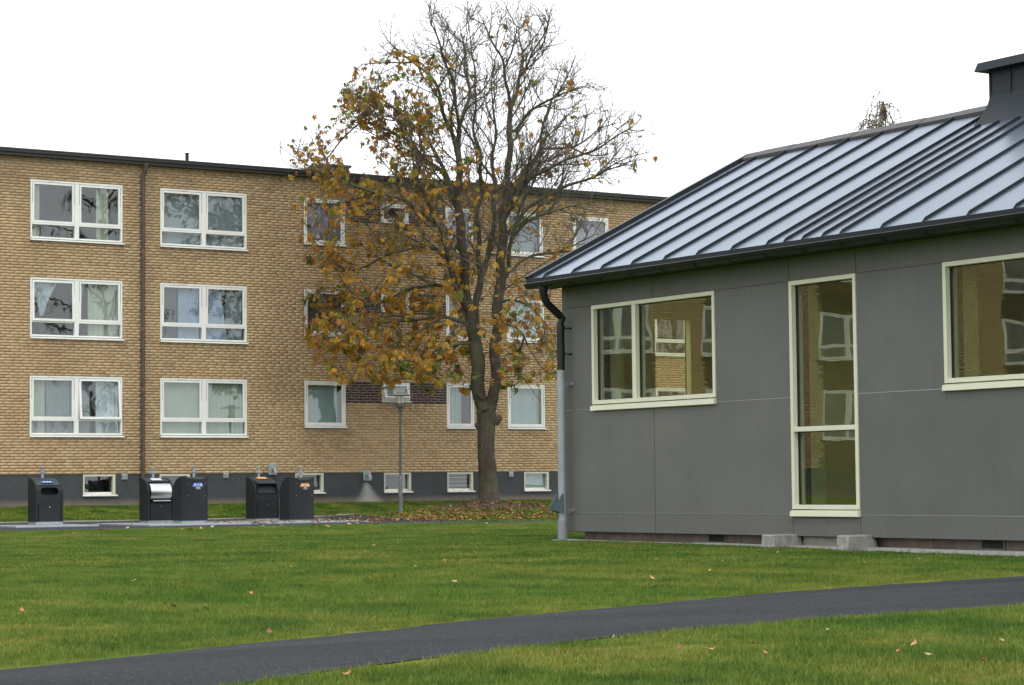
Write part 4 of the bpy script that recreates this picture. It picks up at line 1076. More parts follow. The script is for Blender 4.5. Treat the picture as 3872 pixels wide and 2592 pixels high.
        for txt, size, zz in ((word, .042, .862), (sub, .021, .836)):
            cu = bpy.data.curves.new('lettering', 'FONT'); cu.body = txt; cu.size = size; cu.align_x = 'CENTER'; cu.resolution_u = 2; cu.offset = .0006
            to = bpy.data.objects.new('tmp', cu); COL.objects.link(to)
            bpy.context.view_layer.update(); mt = bpy.data.meshes.new_from_object(to.evaluated_get(bpy.context.evaluated_depsgraph_get()))
            bpy.data.objects.remove(to)
            for v in mt.vertices: x, z = -v.co.x, v.co.y+zz; v.co = (x, back_y(x)+.006, z)
            mt.materials.clear(); mt.materials.append(M_['white']); lo_ = link('lettering', mt, sg_)
    return root
BLUE = simple('blue_label', (.10, .21, .55), .4, var=.05); ORANGE = simple('orange_label', (.60, .23, .04), .4, var=.05); PALE = simple('pale_label', (.6, .62, .66), .4)
make_bin('slot', 'dark grey waste container with an oval black opening, alone at the far left', (20.53, 52.15, GROUND_Z+.02), 0, BLUE)
make_bin('drum', 'dark grey waste container with a shiny steel drum facing the lawn', (23.46, 52.25, GROUND_Z), 0, PALE)
make_bin('chute', 'dark grey waste container with a hooded chute and orange label on top', (26.43, 52.35, GROUND_Z), 0, ORANGE)
make_bin('drum', 'dark grey waste container turned backwards with a blue sign reading Papper', (23.66, 50.56, GROUND_Z+.01), math.pi, None, (BLUE, 'Papper', 'förpackningar'))
make_bin('chute', 'dark grey waste container turned backwards with an orange sign reading Plast', (26.72, 50.85, GROUND_Z-.02), math.pi, None, (ORANGE, 'Plast', 'förpackningar'))
for (x0, x1, y0, y1, lab) in ((19.2, 21.25, 50.5, 52.7, 'pale steel cover plate under the single container at the left'), (21.95, 24.75, 49.2, 52.75, 'pale steel cover plate under the drum container and the Papper container'), (25.1, 27.9, 49.4, 52.75, 'pale steel cover plate under the chute container and the Plast container')):
    g = Geo().box(x0, x1, y0, y1, -.26, GROUND_Z+.028)
    o = mesh_obj('cover_plate', g, M_['slab'], None, (x0, y0, -.26), bevel=.006); o.location = (x0, y0, -.26); tag(o, lab, 'cover plate', 'cover plates of the underground containers')

# ------------------------------------------------------------------ park lamp
LX, LY = 30.34, 52.0; LZ = -.17
lamp = empty('park_lamp', (LX, LY, LZ), 'grey park lamp with a wide flat hat standing between the containers and the tree', 'street lamp')
def lp(name, prof, mat, n=24, **kw):
    return mesh_obj(name, Geo().lathe((0, 0, 0), prof, n), mat, lamp, smooth=True)
mesh_obj('footing', Geo().loft([[(-.15, -.12, -.1), (.15, -.12, -.1), (.15, .12, -.1), (-.15, .12, -.1)], [(-.14, -.11, .10), (.14, -.11, .10), (.14, .11, .10), (-.14, .11, .10)]]), simple('reddish_concrete', (.19, .155, .125), .9, var=.2, scale=20, bump=.4), lamp, bevel=.01)
lp('lower_pole', [(.1, .057), (1.07, .057), (1.10, .05), (1.11, .036)], M_['post_low'])
lp('pole', [(1.1, .033), (2.79, .031)], M_['lamp_grey'])
lp('neck', [(2.77, .045), (2.80, .055), (2.89, .062), (2.895, .07)], M_['lamp_grey'])
lp('housing', [(2.895, .115), (2.905, .122), (2.985, .122), (3.0, .11), (3.005, .10)], M_['lamp_grey'])
lp('lens', [(3.006, .096), (3.22, .096)], M_['glass_l'])
lp('lamp_core', [(3.006, .03), (3.15, .03), (3.16, .02)], M_['white_worn'])
lp('hat', [(3.205, .335), (3.213, .342), (3.222, .335), (3.235, .26), (3.262, .14), (3.275, .10)], M_['lamp_hat'], 40)
lp('hat_cap', [(3.272, .103), (3.30, .10), (3.305, .09)], M_['lamp_hat'])
for an in (.2, 2.3, 4.4):
    c, s_ = math.cos(an), math.sin(an); mesh_obj('hat_rod', Geo().tube([(c*.125, s_*.125, 2.96), (c*.125, s_*.125, 3.22)], .006, 6), M_['lamp_grey'], lamp)
lamp.rotation_euler = (.0, .006, 0)
#TREES
# ------------------------------------------------------------------ horse chestnut
LIMBS= [[(-0.0, -0.07), (-0.03, 0.75), (-0.07, 1.47), (-0.05, 2.19), (-0.03, 2.48)], [(-0.03, 2.48), (-0.2, 2.77), (-0.28, 3.34), (-0.29, 3.99), (-0.33, 4.59), (-0.35, 5.21)], [(-0.03, 2.48), (0.17, 2.83), (0.22, 3.34), (0.2, 4.03), (0.27, 4.96), (0.35, 6.06), (0.44, 7.16), (0.44, 7.89), (0.58, 8.61), (0.63, 9.38), (0.68, 10.67), (0.61, 11.44), (0.44, 12.26), (0.23, 12.65), (-0.11, 13.25)], [(-0.35, 5.21), (-0.2, 6.06), (-0.23, 7.17), (-0.26, 7.9), (-0.14, 8.7), (-0.15, 9.6), (-0.35, 10.33), (-0.31, 11.1), (-0.25, 11.75), (-0.42, 12.61)], [(-0.33, 4.59), (-0.54, 5.33), (-0.6, 6.25), (-0.63, 6.98), (-0.77, 7.94), (-0.76, 8.62), (-0.71, 9.4), (-0.74, 10.25), (-0.78, 11.11), (-0.95, 11.63), (-1.15, 12.27), (-1.44, 12.92), (-1.48, 13.43)], [(-0.54, 5.33), (-0.79, 5.79), (-0.97, 6.43), (-1.11, 7.18), (-1.47, 7.91), (-1.79, 8.65), (-1.96, 9.06), (-1.99, 9.68)], [(-1.11, 7.18), (-1.32, 7.6), (-2.05, 8.12), (-2.95, 8.39), (-3.59, 8.52), (-4.66, 8.96), (-5.3, 9.43)], [(-0.97, 6.43), (-1.26, 6.99), (-2.0, 7.03), (-2.73, 6.9), (-3.47, 6.49), (-4.33, 6.47)], [(-0.72, 4.96), (-1.03, 5.14), (-1.64, 5.08), (-2.75, 4.98), (-3.67, 4.74), (-4.42, 4.17)], [(-0.71, 5.81), (-1.27, 6.04), (-2.03, 5.98), (-2.9, 5.59), (-3.9, 5.46), (-4.77, 5.54)], [(-0.77, 8.08), (-1.02, 8.71), (-1.22, 9.4), (-1.86, 10.35), (-2.5, 10.96), (-3.06, 11.39), (-3.7, 11.34)], [(-0.71, 9.4), (-1.08, 10.43), (-1.2, 10.95), (-1.41, 11.54), (-1.84, 11.85), (-2.27, 12.11), (-2.53, 12.37), (-2.79, 12.77)], [(-1.02, 8.71), (-1.22, 9.14), (-1.78, 9.62), (-2.29, 10.18), (-2.88, 10.53), (-3.44, 10.71), (-4.0, 10.7)], [(0.69, 10.88), (0.94, 11.52), (1.04, 12.38), (0.92, 13.32)], [(0.99, 11.74), (1.34, 12.37), (1.63, 12.87), (1.89, 13.59)], [(0.44, 7.71), (0.71, 8.61), (1.14, 9.16), (1.49, 9.8), (1.58, 10.4), (1.76, 11.26), (2.49, 11.93)], [(0.44, 7.57), (0.96, 8.61), (1.79, 9.12), (2.64, 9.32), (3.29, 9.65), (3.94, 9.99)], [(0.44, 7.16), (1.13, 8.14), (1.78, 8.51), (2.64, 8.89), (3.29, 9.14), (3.94, 9.6), (4.5, 9.69)], [(1.49, 9.8), (2.04, 9.85), (2.65, 10.0), (3.09, 10.47), (3.74, 10.73)], [(0.35, 6.06), (0.58, 6.24), (0.66, 7.16), (0.96, 8.07), (1.37, 8.8), (1.53, 9.35)], [(0.58, 6.24), (0.69, 6.5), (1.32, 6.82), (2.01, 6.94), (2.58, 6.99)], [(0.66, 7.16), (1.33, 7.78), (2.07, 7.91), (3.03, 8.12)], [(0.27, 5.42), (0.7, 5.63), (1.2, 5.34), (1.7, 4.76), (1.91, 4.04)], [(0.27, 4.96), (0.77, 4.91), (1.12, 4.33), (1.55, 3.61)], [(-0.2, 6.06), (0.13, 7.21), (0.22, 8.22), (0.16, 9.81), (0.3, 10.67), (0.11, 11.52), (0.26, 12.38)], [(-0.29, 4.35), (-0.75, 4.42), (-1.4, 4.21), (-2.05, 3.65), (-2.63, 3.44)], [(0.68, 10.08), (1.18, 10.65), (1.9, 11.07), (2.63, 11.28)], [(-0.74, 10.25), (-0.4, 10.95), (-0.53, 11.89), (-0.66, 13.25)]]
SIL= [(13.62, -1.52, 1.93), (13.33, -1.67, 1.89), (12.77, -2.83, 2.03), (11.91, -3.19, 2.56), (11.42, -3.92, 2.84), (10.84, -4.1, 3.77), (10.13, -4.29, 4.05), (9.77, -4.73, 4.55), (9.28, -5.31, 4.19), (8.7, -5.2, 4.18), (7.98, -5.17, 3.24), (7.26, -4.97, 2.95), (6.54, -4.69, 2.8), (5.83, -4.98, 2.57), (5.11, -4.77, 2.21), (4.39, -4.56, 2.06), (4.03, -4.53, 1.91), (3.67, -4.21, 1.9), (3.3, -4.0, 1.69), (3.01, -3.57, 1.47)]

HV = np.array([.546, .838, 0.]); RT = np.array([.838, -.546, 0.]); UPV = np.array([0, 0, 1.])
TB = np.array([TREE[0], TREE[1], .14])
def t2w(a, h, d): return TB + RT*a + UPV*h + HV*d
trng = np.random.default_rng(21)
# nodes: position, parent, limb id
NP, NPar, NLimb = [], [], []
limb_nodes = []
# depth behaviour of each limb: slope in metres of depth per metre of travel
dslope = [0, .05, -.05, .15, -.22, -.45, -.35, .35, -.1, .45, .3, -.25, .5, .35, -.35, .4, -.45, .2, .5, -.5, .45, -.3, -.3, .4, .35, -.4, -.3, .45]
def nearest_node(p):
    A = np.array(NP); q = np.argmin(((A-p)**2)[:, :].sum(1)) if len(A) else -1; return int(q)
for li, L in enumerate(LIMBS):
    pts = np.array(L, float); seg = np.hypot(*np.diff(pts, axis=0).T); s = np.concatenate([[0], np.cumsum(seg)])
    n = max(2, int(s[-1]/.17)); q = np.linspace(0, s[-1], n+1)
    a = np.interp(q, s, pts[:, 0]); h = np.interp(q, s, pts[:, 1])
    for _ in range(3 if li > 2 else 2): a[1:-1] = (a[:-2]+2*a[1:-1]+a[2:])/4; h[1:-1] = (h[:-2]+2*h[1:-1]+h[2:])/4
    if li == 0: d0 = 0; par = -1
    else:
        A = np.array([(x@RT if False else x) for x in NP]); loc = np.stack([(A-TB)@RT, (A-TB)[:, 2]], -1)
        par = int(np.argmin(((loc-np.array([a[0], h[0]]))**2).sum(1))); d0 = float((A[par]-TB)@HV)
    dd = d0 + dslope[li]*q*(1-.03*q) + (.05*np.sin(q*3+li))
    wob = .03*np.stack([np.sin(q*5.1+li), np.cos(q*4.3+li*2)], -1)*(li > 0)
    ids = [] if li == 0 else [par]
    for k in range(0 if li == 0 else 1, n+1):
        NP.append(t2w(a[k]+wob[k, 0], h[k]+wob[k, 1]*.6, dd[k])); NPar.append(ids[-1] if ids else -1); NLimb.append(li); ids.append(len(NP)-1)
    limb_nodes.append(ids)
# ascending side branches, then finer ones, all kept inside the crown outline
_h = np.array([q[0] for q in SIL])[::-1]; _l = np.array([q[1] for q in SIL])[::-1]; _r = np.array([q[2] for q in SIL])[::-1]
def sub_branch(i, v, length, up, lvl):
    p = np.array(NP[i]); par = i; n = max(2, int(length/.15)); made = []
    for k in range(n):
        hh = p[2]-TB[2]; v = v+np.array([0, 0, up])+trng.normal(0, .075, 3); v /= np.linalg.norm(v); p = p+v*.15
        q = p-TB; la = q@RT; hh = q[2]; de = q@HV; wmid = max(.5, (np.interp(hh, _h, _r)-np.interp(hh, _h, _l))/2)
        if la < np.interp(hh, _h, _l)-.1 or la > np.interp(hh, _h, _r)+.1 or hh > 13.5 or abs(de) > min(4.4, wmid*.95) or hh < 3.0: break
        NP.append(p); NPar.append(par); NLimb.append(-1); par = len(NP)-1; made.append(par)
    if lvl > 0:
        for m in made[1::2]:
            if trng.random() < .80:
                d = np.array(NP[m])-np.array(NP[NPar[m]]); d /= np.linalg.norm(d); w = np.cross(d, trng.normal(0, 1, 3)); w /= np.linalg.norm(w)
                sub_branch(m, d*.80+w*.62, length*trng.uniform(.28, .5), up*1.1, lvl-1)
for li in range(2, len(LIMBS)):
    ids = limb_nodes[li]
    for k in range(3, len(ids), 2):
        i = ids[k]; p = np.array(NP[i]); hh = p[2]-TB[2]
        if hh < 4.2 or (li in (2, 3, 4) and hh < 5.5) or trng.random() < (.10 if hh > 7.5 else .45): continue
        d = p-np.array(NP[NPar[i]]); d /= np.linalg.norm(d)+1e-9; out_ = p-TB; out_[2] = 0; out_ /= np.linalg.norm(out_)+1e-6
        w = trng.normal(0, 1, 3)+out_*.5; w -= d*(w@d); w /= np.linalg.norm(w)+1e-9
        sub_branch(i, d*.78+w*.68, trng.uniform(1.1, 2.7)*(1-.45*k/len(ids)), .05 if hh > 6.5 else -.012, 1)
# crown points
S_h = np.array([s[0] for s in SIL])[::-1]; S_l = np.array([s[1] for s in SIL])[::-1]; S_r = np.array([s[2] for s in SIL])[::-1]
AP = []
lobes = lambda h: h > 11.9
while len(AP) < 2600:
    h = trng.uniform(3.3, 13.65); l, r = np.interp(h, S_h, S_l), np.interp(h, S_h, S_r)
    c = (l+r)/2; w = (r-l)/2; dw = min(4.3, w*.92)
    th = trng.uniform(0, 6.283); rad = trng.uniform(0, 1)**.42
    a = c+w*rad*math.cos(th); d_ = dw*rad*math.sin(th)
    if h > 12 and -.95 < a < -.45+(13.6-h)*.2 and trng.random() < .9: continue
    if h < 4.6 and abs(a+.0) < .55 and abs(d_) < .9: continue
    if h < 3.6 and rad < .6: continue
    if noise.noise(Vector((a*.55, h*.55, d_*.55+3))) < -.22: continue
    AP.append(t2w(a, h, d_))
AP = np.array(AP); alive = np.ones(len(AP), bool)
STEP, KILL, INF = .16, .42, 2.2
base_n = len(NP); NPa = [np.array(p) for p in NP]
growable = [i for i, p in enumerate(NPa) if p[2]-TB[2] > 2.9]
kdcache = None
gn_pos = [NPa[i] for i in growable]; gn_id = list(growable)
best = np.full(len(AP), 1e9); bidx = np.zeros(len(AP), int)
def upd(new_pos, new_ids):
    P_ = np.array(new_pos)
    for k in range(0, len(P_), 400):
        D = ((AP[:, None, :]-P_[None, k:k+400])**2).sum(2); m = D.argmin(1); v = D[np.arange(len(AP)), m]
        u_ = v < best; best[u_] = v[u_]; bidx[u_] = np.array(new_ids)[k:k+400][m[u_]]
upd(gn_pos, gn_id)
child_dir = {}
for it in range(70):
    act = alive & (best < INF*INF)
    if not act.any(): break
    ids = bidx[act]; vec = AP[act]; NA = np.array(NPa); dv = vec-NA[ids]; dv /= np.linalg.norm(dv, axis=1)[:, None]+1e-9
    acc = {}
    for i, v in zip(ids, dv): acc[i] = acc.get(i, 0)+v
    newp, newi = [], []
    for i, v in acc.items():
        p = NPa[i]; out_ = p-TB; out_ = np.array([out_[0], out_[1], 0]); out_ /= np.linalg.norm(out_)+1e-6
        v = v/(np.linalg.norm(v)+1e-9); hh = p[2]-TB[2]
        pd_ = NPa[i]-NPa[NPar[i]] if NPar[i] >= 0 else np.array([0, 0, 1.]); pd_ = pd_/(np.linalg.norm(pd_)+1e-9)
        v = v + pd_*.75 + np.array([0, 0, .28 if hh > 5.5 else -.06]) + out_*.12 + trng.normal(0, .22, 3)
        v /= np.linalg.norm(v)+1e-9; q = p+v*STEP
        key = (i, tuple(np.round(v, 1)))
        if key in child_dir: continue
        child_dir[key] = 1
        NPa.append(q); NPar.append(i); NLimb.append(-1); newp.append(q); newi.append(len(NPa)-1)
    if not newp: break
    upd(newp, newi)
    alive &= best > KILL*KILL
NPa = np.array(NPa); NPar = np.array(NPar); NN = len(NPa)
# bristly end twigs, turned upwards
kids = np.zeros(NN, int)
for i in range(NN):
    if NPar[i] >= 0: kids[NPar[i]] += 1
tips = [i for i in range(base_n, NN) if kids[i] == 0]
ext_p, ext_par = [], []
def twig(p, par, v, n, step, lvl):
    cur = p
    for s_ in range(n):
        hh = cur[2]-TB[2]; v = v+np.array([0, 0, .20 if hh > 5 else .06])+trng.normal(0, .13, 3); v /= np.linalg.norm(v); cur = cur+v*step; ext_p.append(cur); ext_par.append(par); par = NN+len(ext_p)-1
        if lvl and trng.random() < .62:
            w = np.cross(v, trng.normal(0, 1, 3)); w /= np.linalg.norm(w)+1e-9
            twig(cur, par, v*.75+w*.75, int(trng.integers(1, 4)), step*.9, lvl-1)
for i in range(3, NN):
    p = NPa[i]; hh = p[2]-TB[2]
    if NLimb[i] in (0, 1, 2) and hh < 6 or hh < 2.9: continue
    limb = NLimb[i] >= 0
    dr = p-NPa[NPar[i]]; dr /= np.linalg.norm(dr)+1e-9
    la = (p-TB)@RT; L0_, R0_ = np.interp(hh, S_h, S_l), np.interp(hh, S_h, S_r)
    inside = min(la-L0_, R0_-la)
    if inside < -.25: continue
    if kids[i] == 0: k_ = 2
    else: k_ = int(trng.random() < (((.6 if limb else .36) if hh < 9 else (.8 if limb else .5)) if hh > 6.8 else .26))
    for k in range(k_):
        w = np.cross(dr, trng.normal(0, 1, 3)); w /= np.linalg.norm(w)+1e-9
        twig(p, i, dr*.85+w*(.35 if kids[i] == 0 else .7), int(trng.integers(2, 5 if inside > .3 else 3)) + (1 if limb else 0), .105, 1)
NPa = np.concatenate([NPa, np.array(ext_p)]); NPar = np.concatenate([NPar, np.array(ext_par)]); NLimb = NLimb+[-1]*len(ext_p); N2 = len(NPa)
kids = np.zeros(N2, int)
for i in range(N2):
    if NPar[i] >= 0: kids[NPar[i]] += 1
E_ = 2.1; acc = np.zeros(N2); r_tip = .0040
for i in range(N2-1, -1, -1):
    pass
order_ = np.argsort([-1]) 
depth_ = np.zeros(N2, int)
# parents always precede children except when limbs attach, which also precede: a reverse sweep is safe
for i in range(N2-1, -1, -1):
    if kids[i] == 0: acc[i] = r_tip**E_
    if NPar[i] >= 0: acc[NPar[i]] += acc[i]
rad_ = acc**(1/E_)
sc_ = .235/rad_[0]
RAD = rad_.copy(); RAD = np.where(RAD > .012, .012+(RAD-.012)*(.235-.012)/(rad_[0]-.012), RAD)
# trunk flare
hgt = NPa[:, 2]-TB[2]
RAD = RAD*(1+.55*np.exp(-np.clip(hgt, -1, 20)/.28)) * np.where((hgt > 2.0) & (hgt < 2.7), 1.12, 1)

def bark_mat():
    b = MB_('bark'); pos = b.n('ShaderNodeNewGeometry').outputs['Position']
    mp = b.n('ShaderNodeMapping'); mp.inputs['Scale'].default_value = (1, 1, .22); b.l(pos, mp.inputs['Vector'])
    f = b.noise(28, 5, vec=mp.outputs[0], rough=.7); g_ = b.noise(2.1, 3, vec=pos)
    c = b.ramp(f, [(.3, (.018, .013, .009)), (.55, (.066, .050, .036)), (.75, (.125, .098, .074))])
    c = b.mix(c, (.075, .085, .04), b.ramp(g_, [(.45, (0, 0, 0)), (.66, (.6, .6, .6))]))
    l = b.noise(11, 2, vec=pos); c = b.mix(c, (.26, .28, .23), b.ramp(l, [(.68, (0, 0, 0)), (.74, (.6, .6, .6))]))
    b.l(c, b.b.inputs['Base Color']); b.b.inputs['Roughness'].default_value = .9; b.bump(f, .9, .03); return b.m
def twig_mat(name, c0, c1):
    b = MB_(name); f = b.noise(6, 3, coord='World'); b.l(b.ramp(f, [(.3, c0), (.7, c1)]), b.b.inputs['Base Color']); b.b.inputs['Roughness'].default_value = .85; return b.m
M_['bark'] = bark_mat(); M_['branch'] = twig_mat('branch_bark', (.048, .048, .026), (.10, .095, .055)); M_['twig'] = twig_mat('twig_bark', (.075, .062, .046), (.14, .115, .088))
TO = tuple(TB)
TR = empty('horse_chestnut_tree', TO, 'tall twin stemmed horse chestnut, orange brown leaves at left, bare twigs on top', 'tree')
def tube_limb(ids, mat, name, parent, n=10, smooth=True, noise_amp=.0):
    g = Geo(); P_ = [NPa[i] for i in ids]; R_ = [RAD[i] for i in ids]
    R_[0] = min(R_[0], R_[1]*1.25)
    if name != 'trunk': P_[0] = NPa[ids[0]]
    # the radius can only shrink outwards; average out the steps
    R_ = np.array(R_); R_[1:-1] = (R_[:-2]+R_[1:-1]+R_[2:])/3
    g.tube([tuple(p) for p in P_], list(R_), n)
    if noise_amp:
        g.v = [tuple(Vector(v)+Vector((noise.noise(Vector(v)*4), noise.noise(Vector(v)*4+Vector((9, 0, 0))), 0))*noise_amp + Vector((noise.noise(Vector((v[0]*16, v[1]*16, v[2]*3))), noise.noise(Vector((v[0]*16+5, v[1]*16, v[2]*3))), 0))*noise_amp*.4) for v in g.v]
    return mesh_obj(name, g, mat, parent, TO, smooth=smooth)
trunk = tube_limb(limb_nodes[0], M_['bark'], 'trunk', TR, 28, noise_amp=.035)
stems = [tube_limb(limb_nodes[1], M_['bark'], 'stem', TR, 22, noise_amp=.02), tube_limb(limb_nodes[2], M_['bark'], 'stem', TR, 22, noise_amp=.015)]
for li in range(3, len(LIMBS)): tube_limb(limb_nodes[li], M_['bark'] if li in (3, 4, 5) else M_['branch'], 'branch', TR, 10)
# burrs and root suckers
g = Geo()
for (a, h, r_) in ((.42, 2.35, .075), (-.42, 2.15, .06), (-.38, 2.5, .05), (.33, 2.9, .045), (-.36, 3.0, .05), (.05, 2.62, .07)):
    c = t2w(a*.86, h, -.12); prof = []
    g.tube([tuple(t2w(a*.4, h-.12, -.04)), tuple(t2w(a*.62, h-.05, -.08)), tuple(t2w(a*.74, h+.0, -.1)), tuple(t2w(a*.80, h+.03, -.11)), tuple(t2w(a*.83, h+.045, -.115))], [r_*1.9, r_*1.5, r_*1.1, r_*.8, r_*.3], 10)
mesh_obj('burr', g, M_['bark'], TR, TO, smooth=True)
g = Geo()
for k in range(46):
    an = trng.uniform(2.4, 3.9); c = t2w(-.42+.16*trng.random(), -.02, -.1-.25*trng.random()); v = np.array([trng.normal(0, .12), trng.normal(0, .12), .12+.16*trng.random()])
    g.tube([tuple(c), tuple(c+v*.6+trng.normal(0, .02, 3)), tuple(c+v)], [.009, .007, .003], 4)
tag(mesh_obj('root_suckers', g, M_['twig'], TR, TO), kind='stuff')
# fine branches: one frustum per segment (3 to 6 sides)
sel = [i for i in range(N2) if NLimb[i] == -1 and NPar[i] >= 0]
def frusta(ids, n):
    ids = np.array(ids); p1 = NPa[ids]; p0 = NPa[NPar[ids]]; r1 = RAD[ids]; r0 = np.minimum(RAD[NPar[ids]], r1*1.35)
    d = p1-p0; L = np.linalg.norm(d, axis=1)[:, None]+1e-9; d = d/L; p1 = p1+d*r1[:, None]*.5
    h = np.where(np.abs(d[:, 2:3]) < .9, np.array([[0, 0, 1.]]), np.array([[1., 0, 0]])); a = np.cross(d, h); a /= np.linalg.norm(a, axis=1)[:, None]; b = np.cross(d, a)
    V = np.zeros((len(ids), 2*n, 3)); 
    for j in range(n):
        an = 2*math.pi*j/n; o = a*math.cos(an)+b*math.sin(an); V[:, j] = p0+o*r0[:, None]; V[:, n+j] = p1+o*r1[:, None]
    f = np.array([(j, (j+1) % n, n+(j+1) % n, n+j) for j in range(n)]); F = (np.arange(len(ids))[:, None, None]*2*n+f[None]).reshape(-1, 4)
    return V.reshape(-1, 3)-TB, F
for nm, lo, hi, n, m in (('boughs', .02, 9, 7, 'branch'), ('twigs', 0, .02, 3, 'twig')):
    ids = [i for i in sel if lo <= RAD[i] < hi]
    if ids: V, F = frusta(ids, n); me = np_mesh(nm, V, F, M_[m]); tag(link(nm, me, TR), kind='stuff')
# swollen buds at the twig ends
ids = [i for i in range(N2) if kids[i] == 0]
vb = []; fb = []
for i in ids:
    p = NPa[i]-TB; k = len(vb); r_ = .009; vb += [p+np.array(o)*r_ for o in ((1, 0, 0), (0, 1, 0), (-1, 0, 0), (0, -1, 0), (0, 0, 3), (0, 0, -1.5))]
    fb += [(k, k+1, k+4), (k+1, k+2, k+4), (k+2, k+3, k+4), (k+3, k, k+4), (k+1, k, k+5), (k+2, k+1, k+5), (k+3, k+2, k+5), (k, k+3, k+5)]
tag(link('buds', np_mesh('buds', np.array(vb), np.array(fb), M_['twig']), TR), kind='stuff')

# ---- leaves
def leaf_mat():
    b = MB_('chestnut_leaf'); a = b.n('ShaderNodeAttribute', attribute_name='tone'); f = b.noise(14, 3, coord='World')
    c = b.mix(a.outputs['Color'], b.ramp(f, [(.35, (.62, .55, .5)), (.65, (1.15, 1.15, 1.1))]), .85, 'MULTIPLY')
    b.l(c, b.b.inputs['Base Color']); b.b.inputs['Roughness'].default_value = .6; b.b.inputs['Specular IOR Level'].default_value = .25
    tr = b.n('ShaderNodeBsdfTranslucent'); b.l(c, tr.inputs['Color']); ms = b.n('ShaderNodeMixShader'); ms.inputs[0].default_value = .38
    b.l(b.b.outputs[0], ms.inputs[1]); b.l(tr.outputs[0], ms.inputs[2]); b.l(ms.outputs[0], b.o.inputs[0]); return b.m
M_['leaf'] = leaf_mat()
TONES = [(.42, .215, .035), (.45, .26, .04), (.33, .165, .03), (.43, .29, .05), (.26, .12, .025), (.34, .27, .04), (.22, .23, .03), (.11, .17, .025), (.05, .105, .018), (.23, .14, .04)]
def make_leaf(seed, curl):
    r = np.random.default_rng(seed); n = r.integers(5, 8); V = []; F = []
    for k in range(n):
        an = (k-(n-1)/2)*(.62 if n > 5 else .72)+r.normal(0, .08); L = (.20+.03*r.random())*(1-.25*abs(k-(n-1)/2)/((n-1)/2)); wd = L*.26
        droop = curl*(.7+.6*r.random()); roll = r.normal(0, .5)
        # leaflet in its own frame: along x, fold along midrib
        def P(t, s_, z): 
            x = L*t; bend = -droop*t*t*L*.9; y = s_*wd*math.cos(roll); zz = bend+z*wd*.55+s_*wd*math.sin(roll)*.6
            return (x*math.cos(an)-y*math.sin(an), x*math.sin(an)+y*math.cos(an), zz)
        i = len(V)
        V += [P(.02, 0, 0), P(.38, -.62, .5), P(.40, 0, 0), P(.38, .62, .5), P(.72, -1, .7), P(.72, 0, 0), P(.72, 1, .7), P(1.0, 0, -.1)]
        F += [(i, i+1, i+2), (i, i+2, i+3), (i+1, i+4, i+5), (i+1, i+5, i+2), (i+2, i+5, i+6), (i+2, i+6, i+3), (i+4, i+7, i+5), (i+5, i+7, i+6)]
    return np.array(V), np.array(F)
PROT = [make_leaf(100+k, (.35, .7, 1.1, 1.6)[k % 4]) for k in range(8)]
cand = np.array([i for i in range(N2) if RAD[i] < .02 and NLimb[i] == -1]); LEAFK = 1.0
loc_a = (NPa[cand]-TB)@RT; loc_h = NPa[cand][:, 2]-TB[2]; loc_d = (NPa[cand]-TB)@HV
L_ = np.interp(loc_h, S_h, S_l); R_ = np.interp(loc_h, S_h, S_r)
t_ = (loc_a-L_)/(R_-L_)                       # 0 at the left silhouette, 1 at the right
dens = np.zeros(len(cand))
low = np.clip((7.2-loc_h)/1.6, 0, 1)
dens += low*(.42+.25*(t_ < .6))*np.clip((loc_h-2.9)/.9, 0, 1)
mid_ = (loc_h > 5.8) & (loc_h < 9.2); dens = np.maximum(dens, mid_*(.55*np.clip(1-t_/.62, 0, 1)**.6+.05))
up_ = (loc_h >= 9.2) & (loc_h < 12.3); dens = np.maximum(dens, up_*(.50*np.clip(1-np.abs(t_-.16)/.28, 0, 1)+.012))
dens = np.maximum(dens, .03*((loc_h > 8.3) & (loc_h < 11) & (t_ > .62)))
dens = np.where(loc_h > 12.15, .004, dens)
cl = np.array([noise.noise(Vector(p)*.9) for p in NPa[cand]*1.0]); dens *= np.clip(.75+cl*1.9, .05, 1.9)
LEAFK = 3800/dens.sum(); pick = cand[trng.random(len(cand)) < dens*LEAFK]
LFv, LFf, LFc = [], [], []; vo = 0; inst = []; print('cand', len(cand), 'pick', len(pick))
for i in pick:
    p = NPa[i]; h = p[2]-TB[2]; w = p-TB; w = np.array([w[0], w[1], 0]); w /= np.linalg.norm(w)+1e-6
    kp = int(trng.integers(0, 8)); yaw = math.atan2(w[1], w[0])+trng.normal(0, 1.0); pitch = trng.normal(.75, .4); s_ = trng.uniform(.38, .78)*(1.05 if h < 6 else .88)
    gch = np.clip(.09+.22*(h < 3.9)+.10*(cl[np.searchsorted(cand, i)] < -.1), 0, 1)
    u_ = trng.random()
    if u_ < gch: tn = TONES[[7, 8, 6, 7][trng.integers(0, 4)]]
    elif h > 8.6 and u_ < .5: tn = TONES[[6, 5, 2, 9][trng.integers(0, 4)]]
    else: tn = TONES[[0, 0, 1, 1, 2, 3, 3, 4, 5, 9][trng.integers(0, 10)]]
    tn = np.array(tn)*trng.uniform(.95, 1.4)
    R = Matrix.Rotation(yaw, 3, 'Z') @ Matrix.Rotation(pitch, 3, 'Y') @ Matrix.Rotation(trng.normal(0, .4), 3, 'X')
    pet = np.array(R @ Vector((.10, 0, 0)))*.8+np.array([0, 0, -.02]); inst.append((p+pet, R, s_, kp, tn, p))
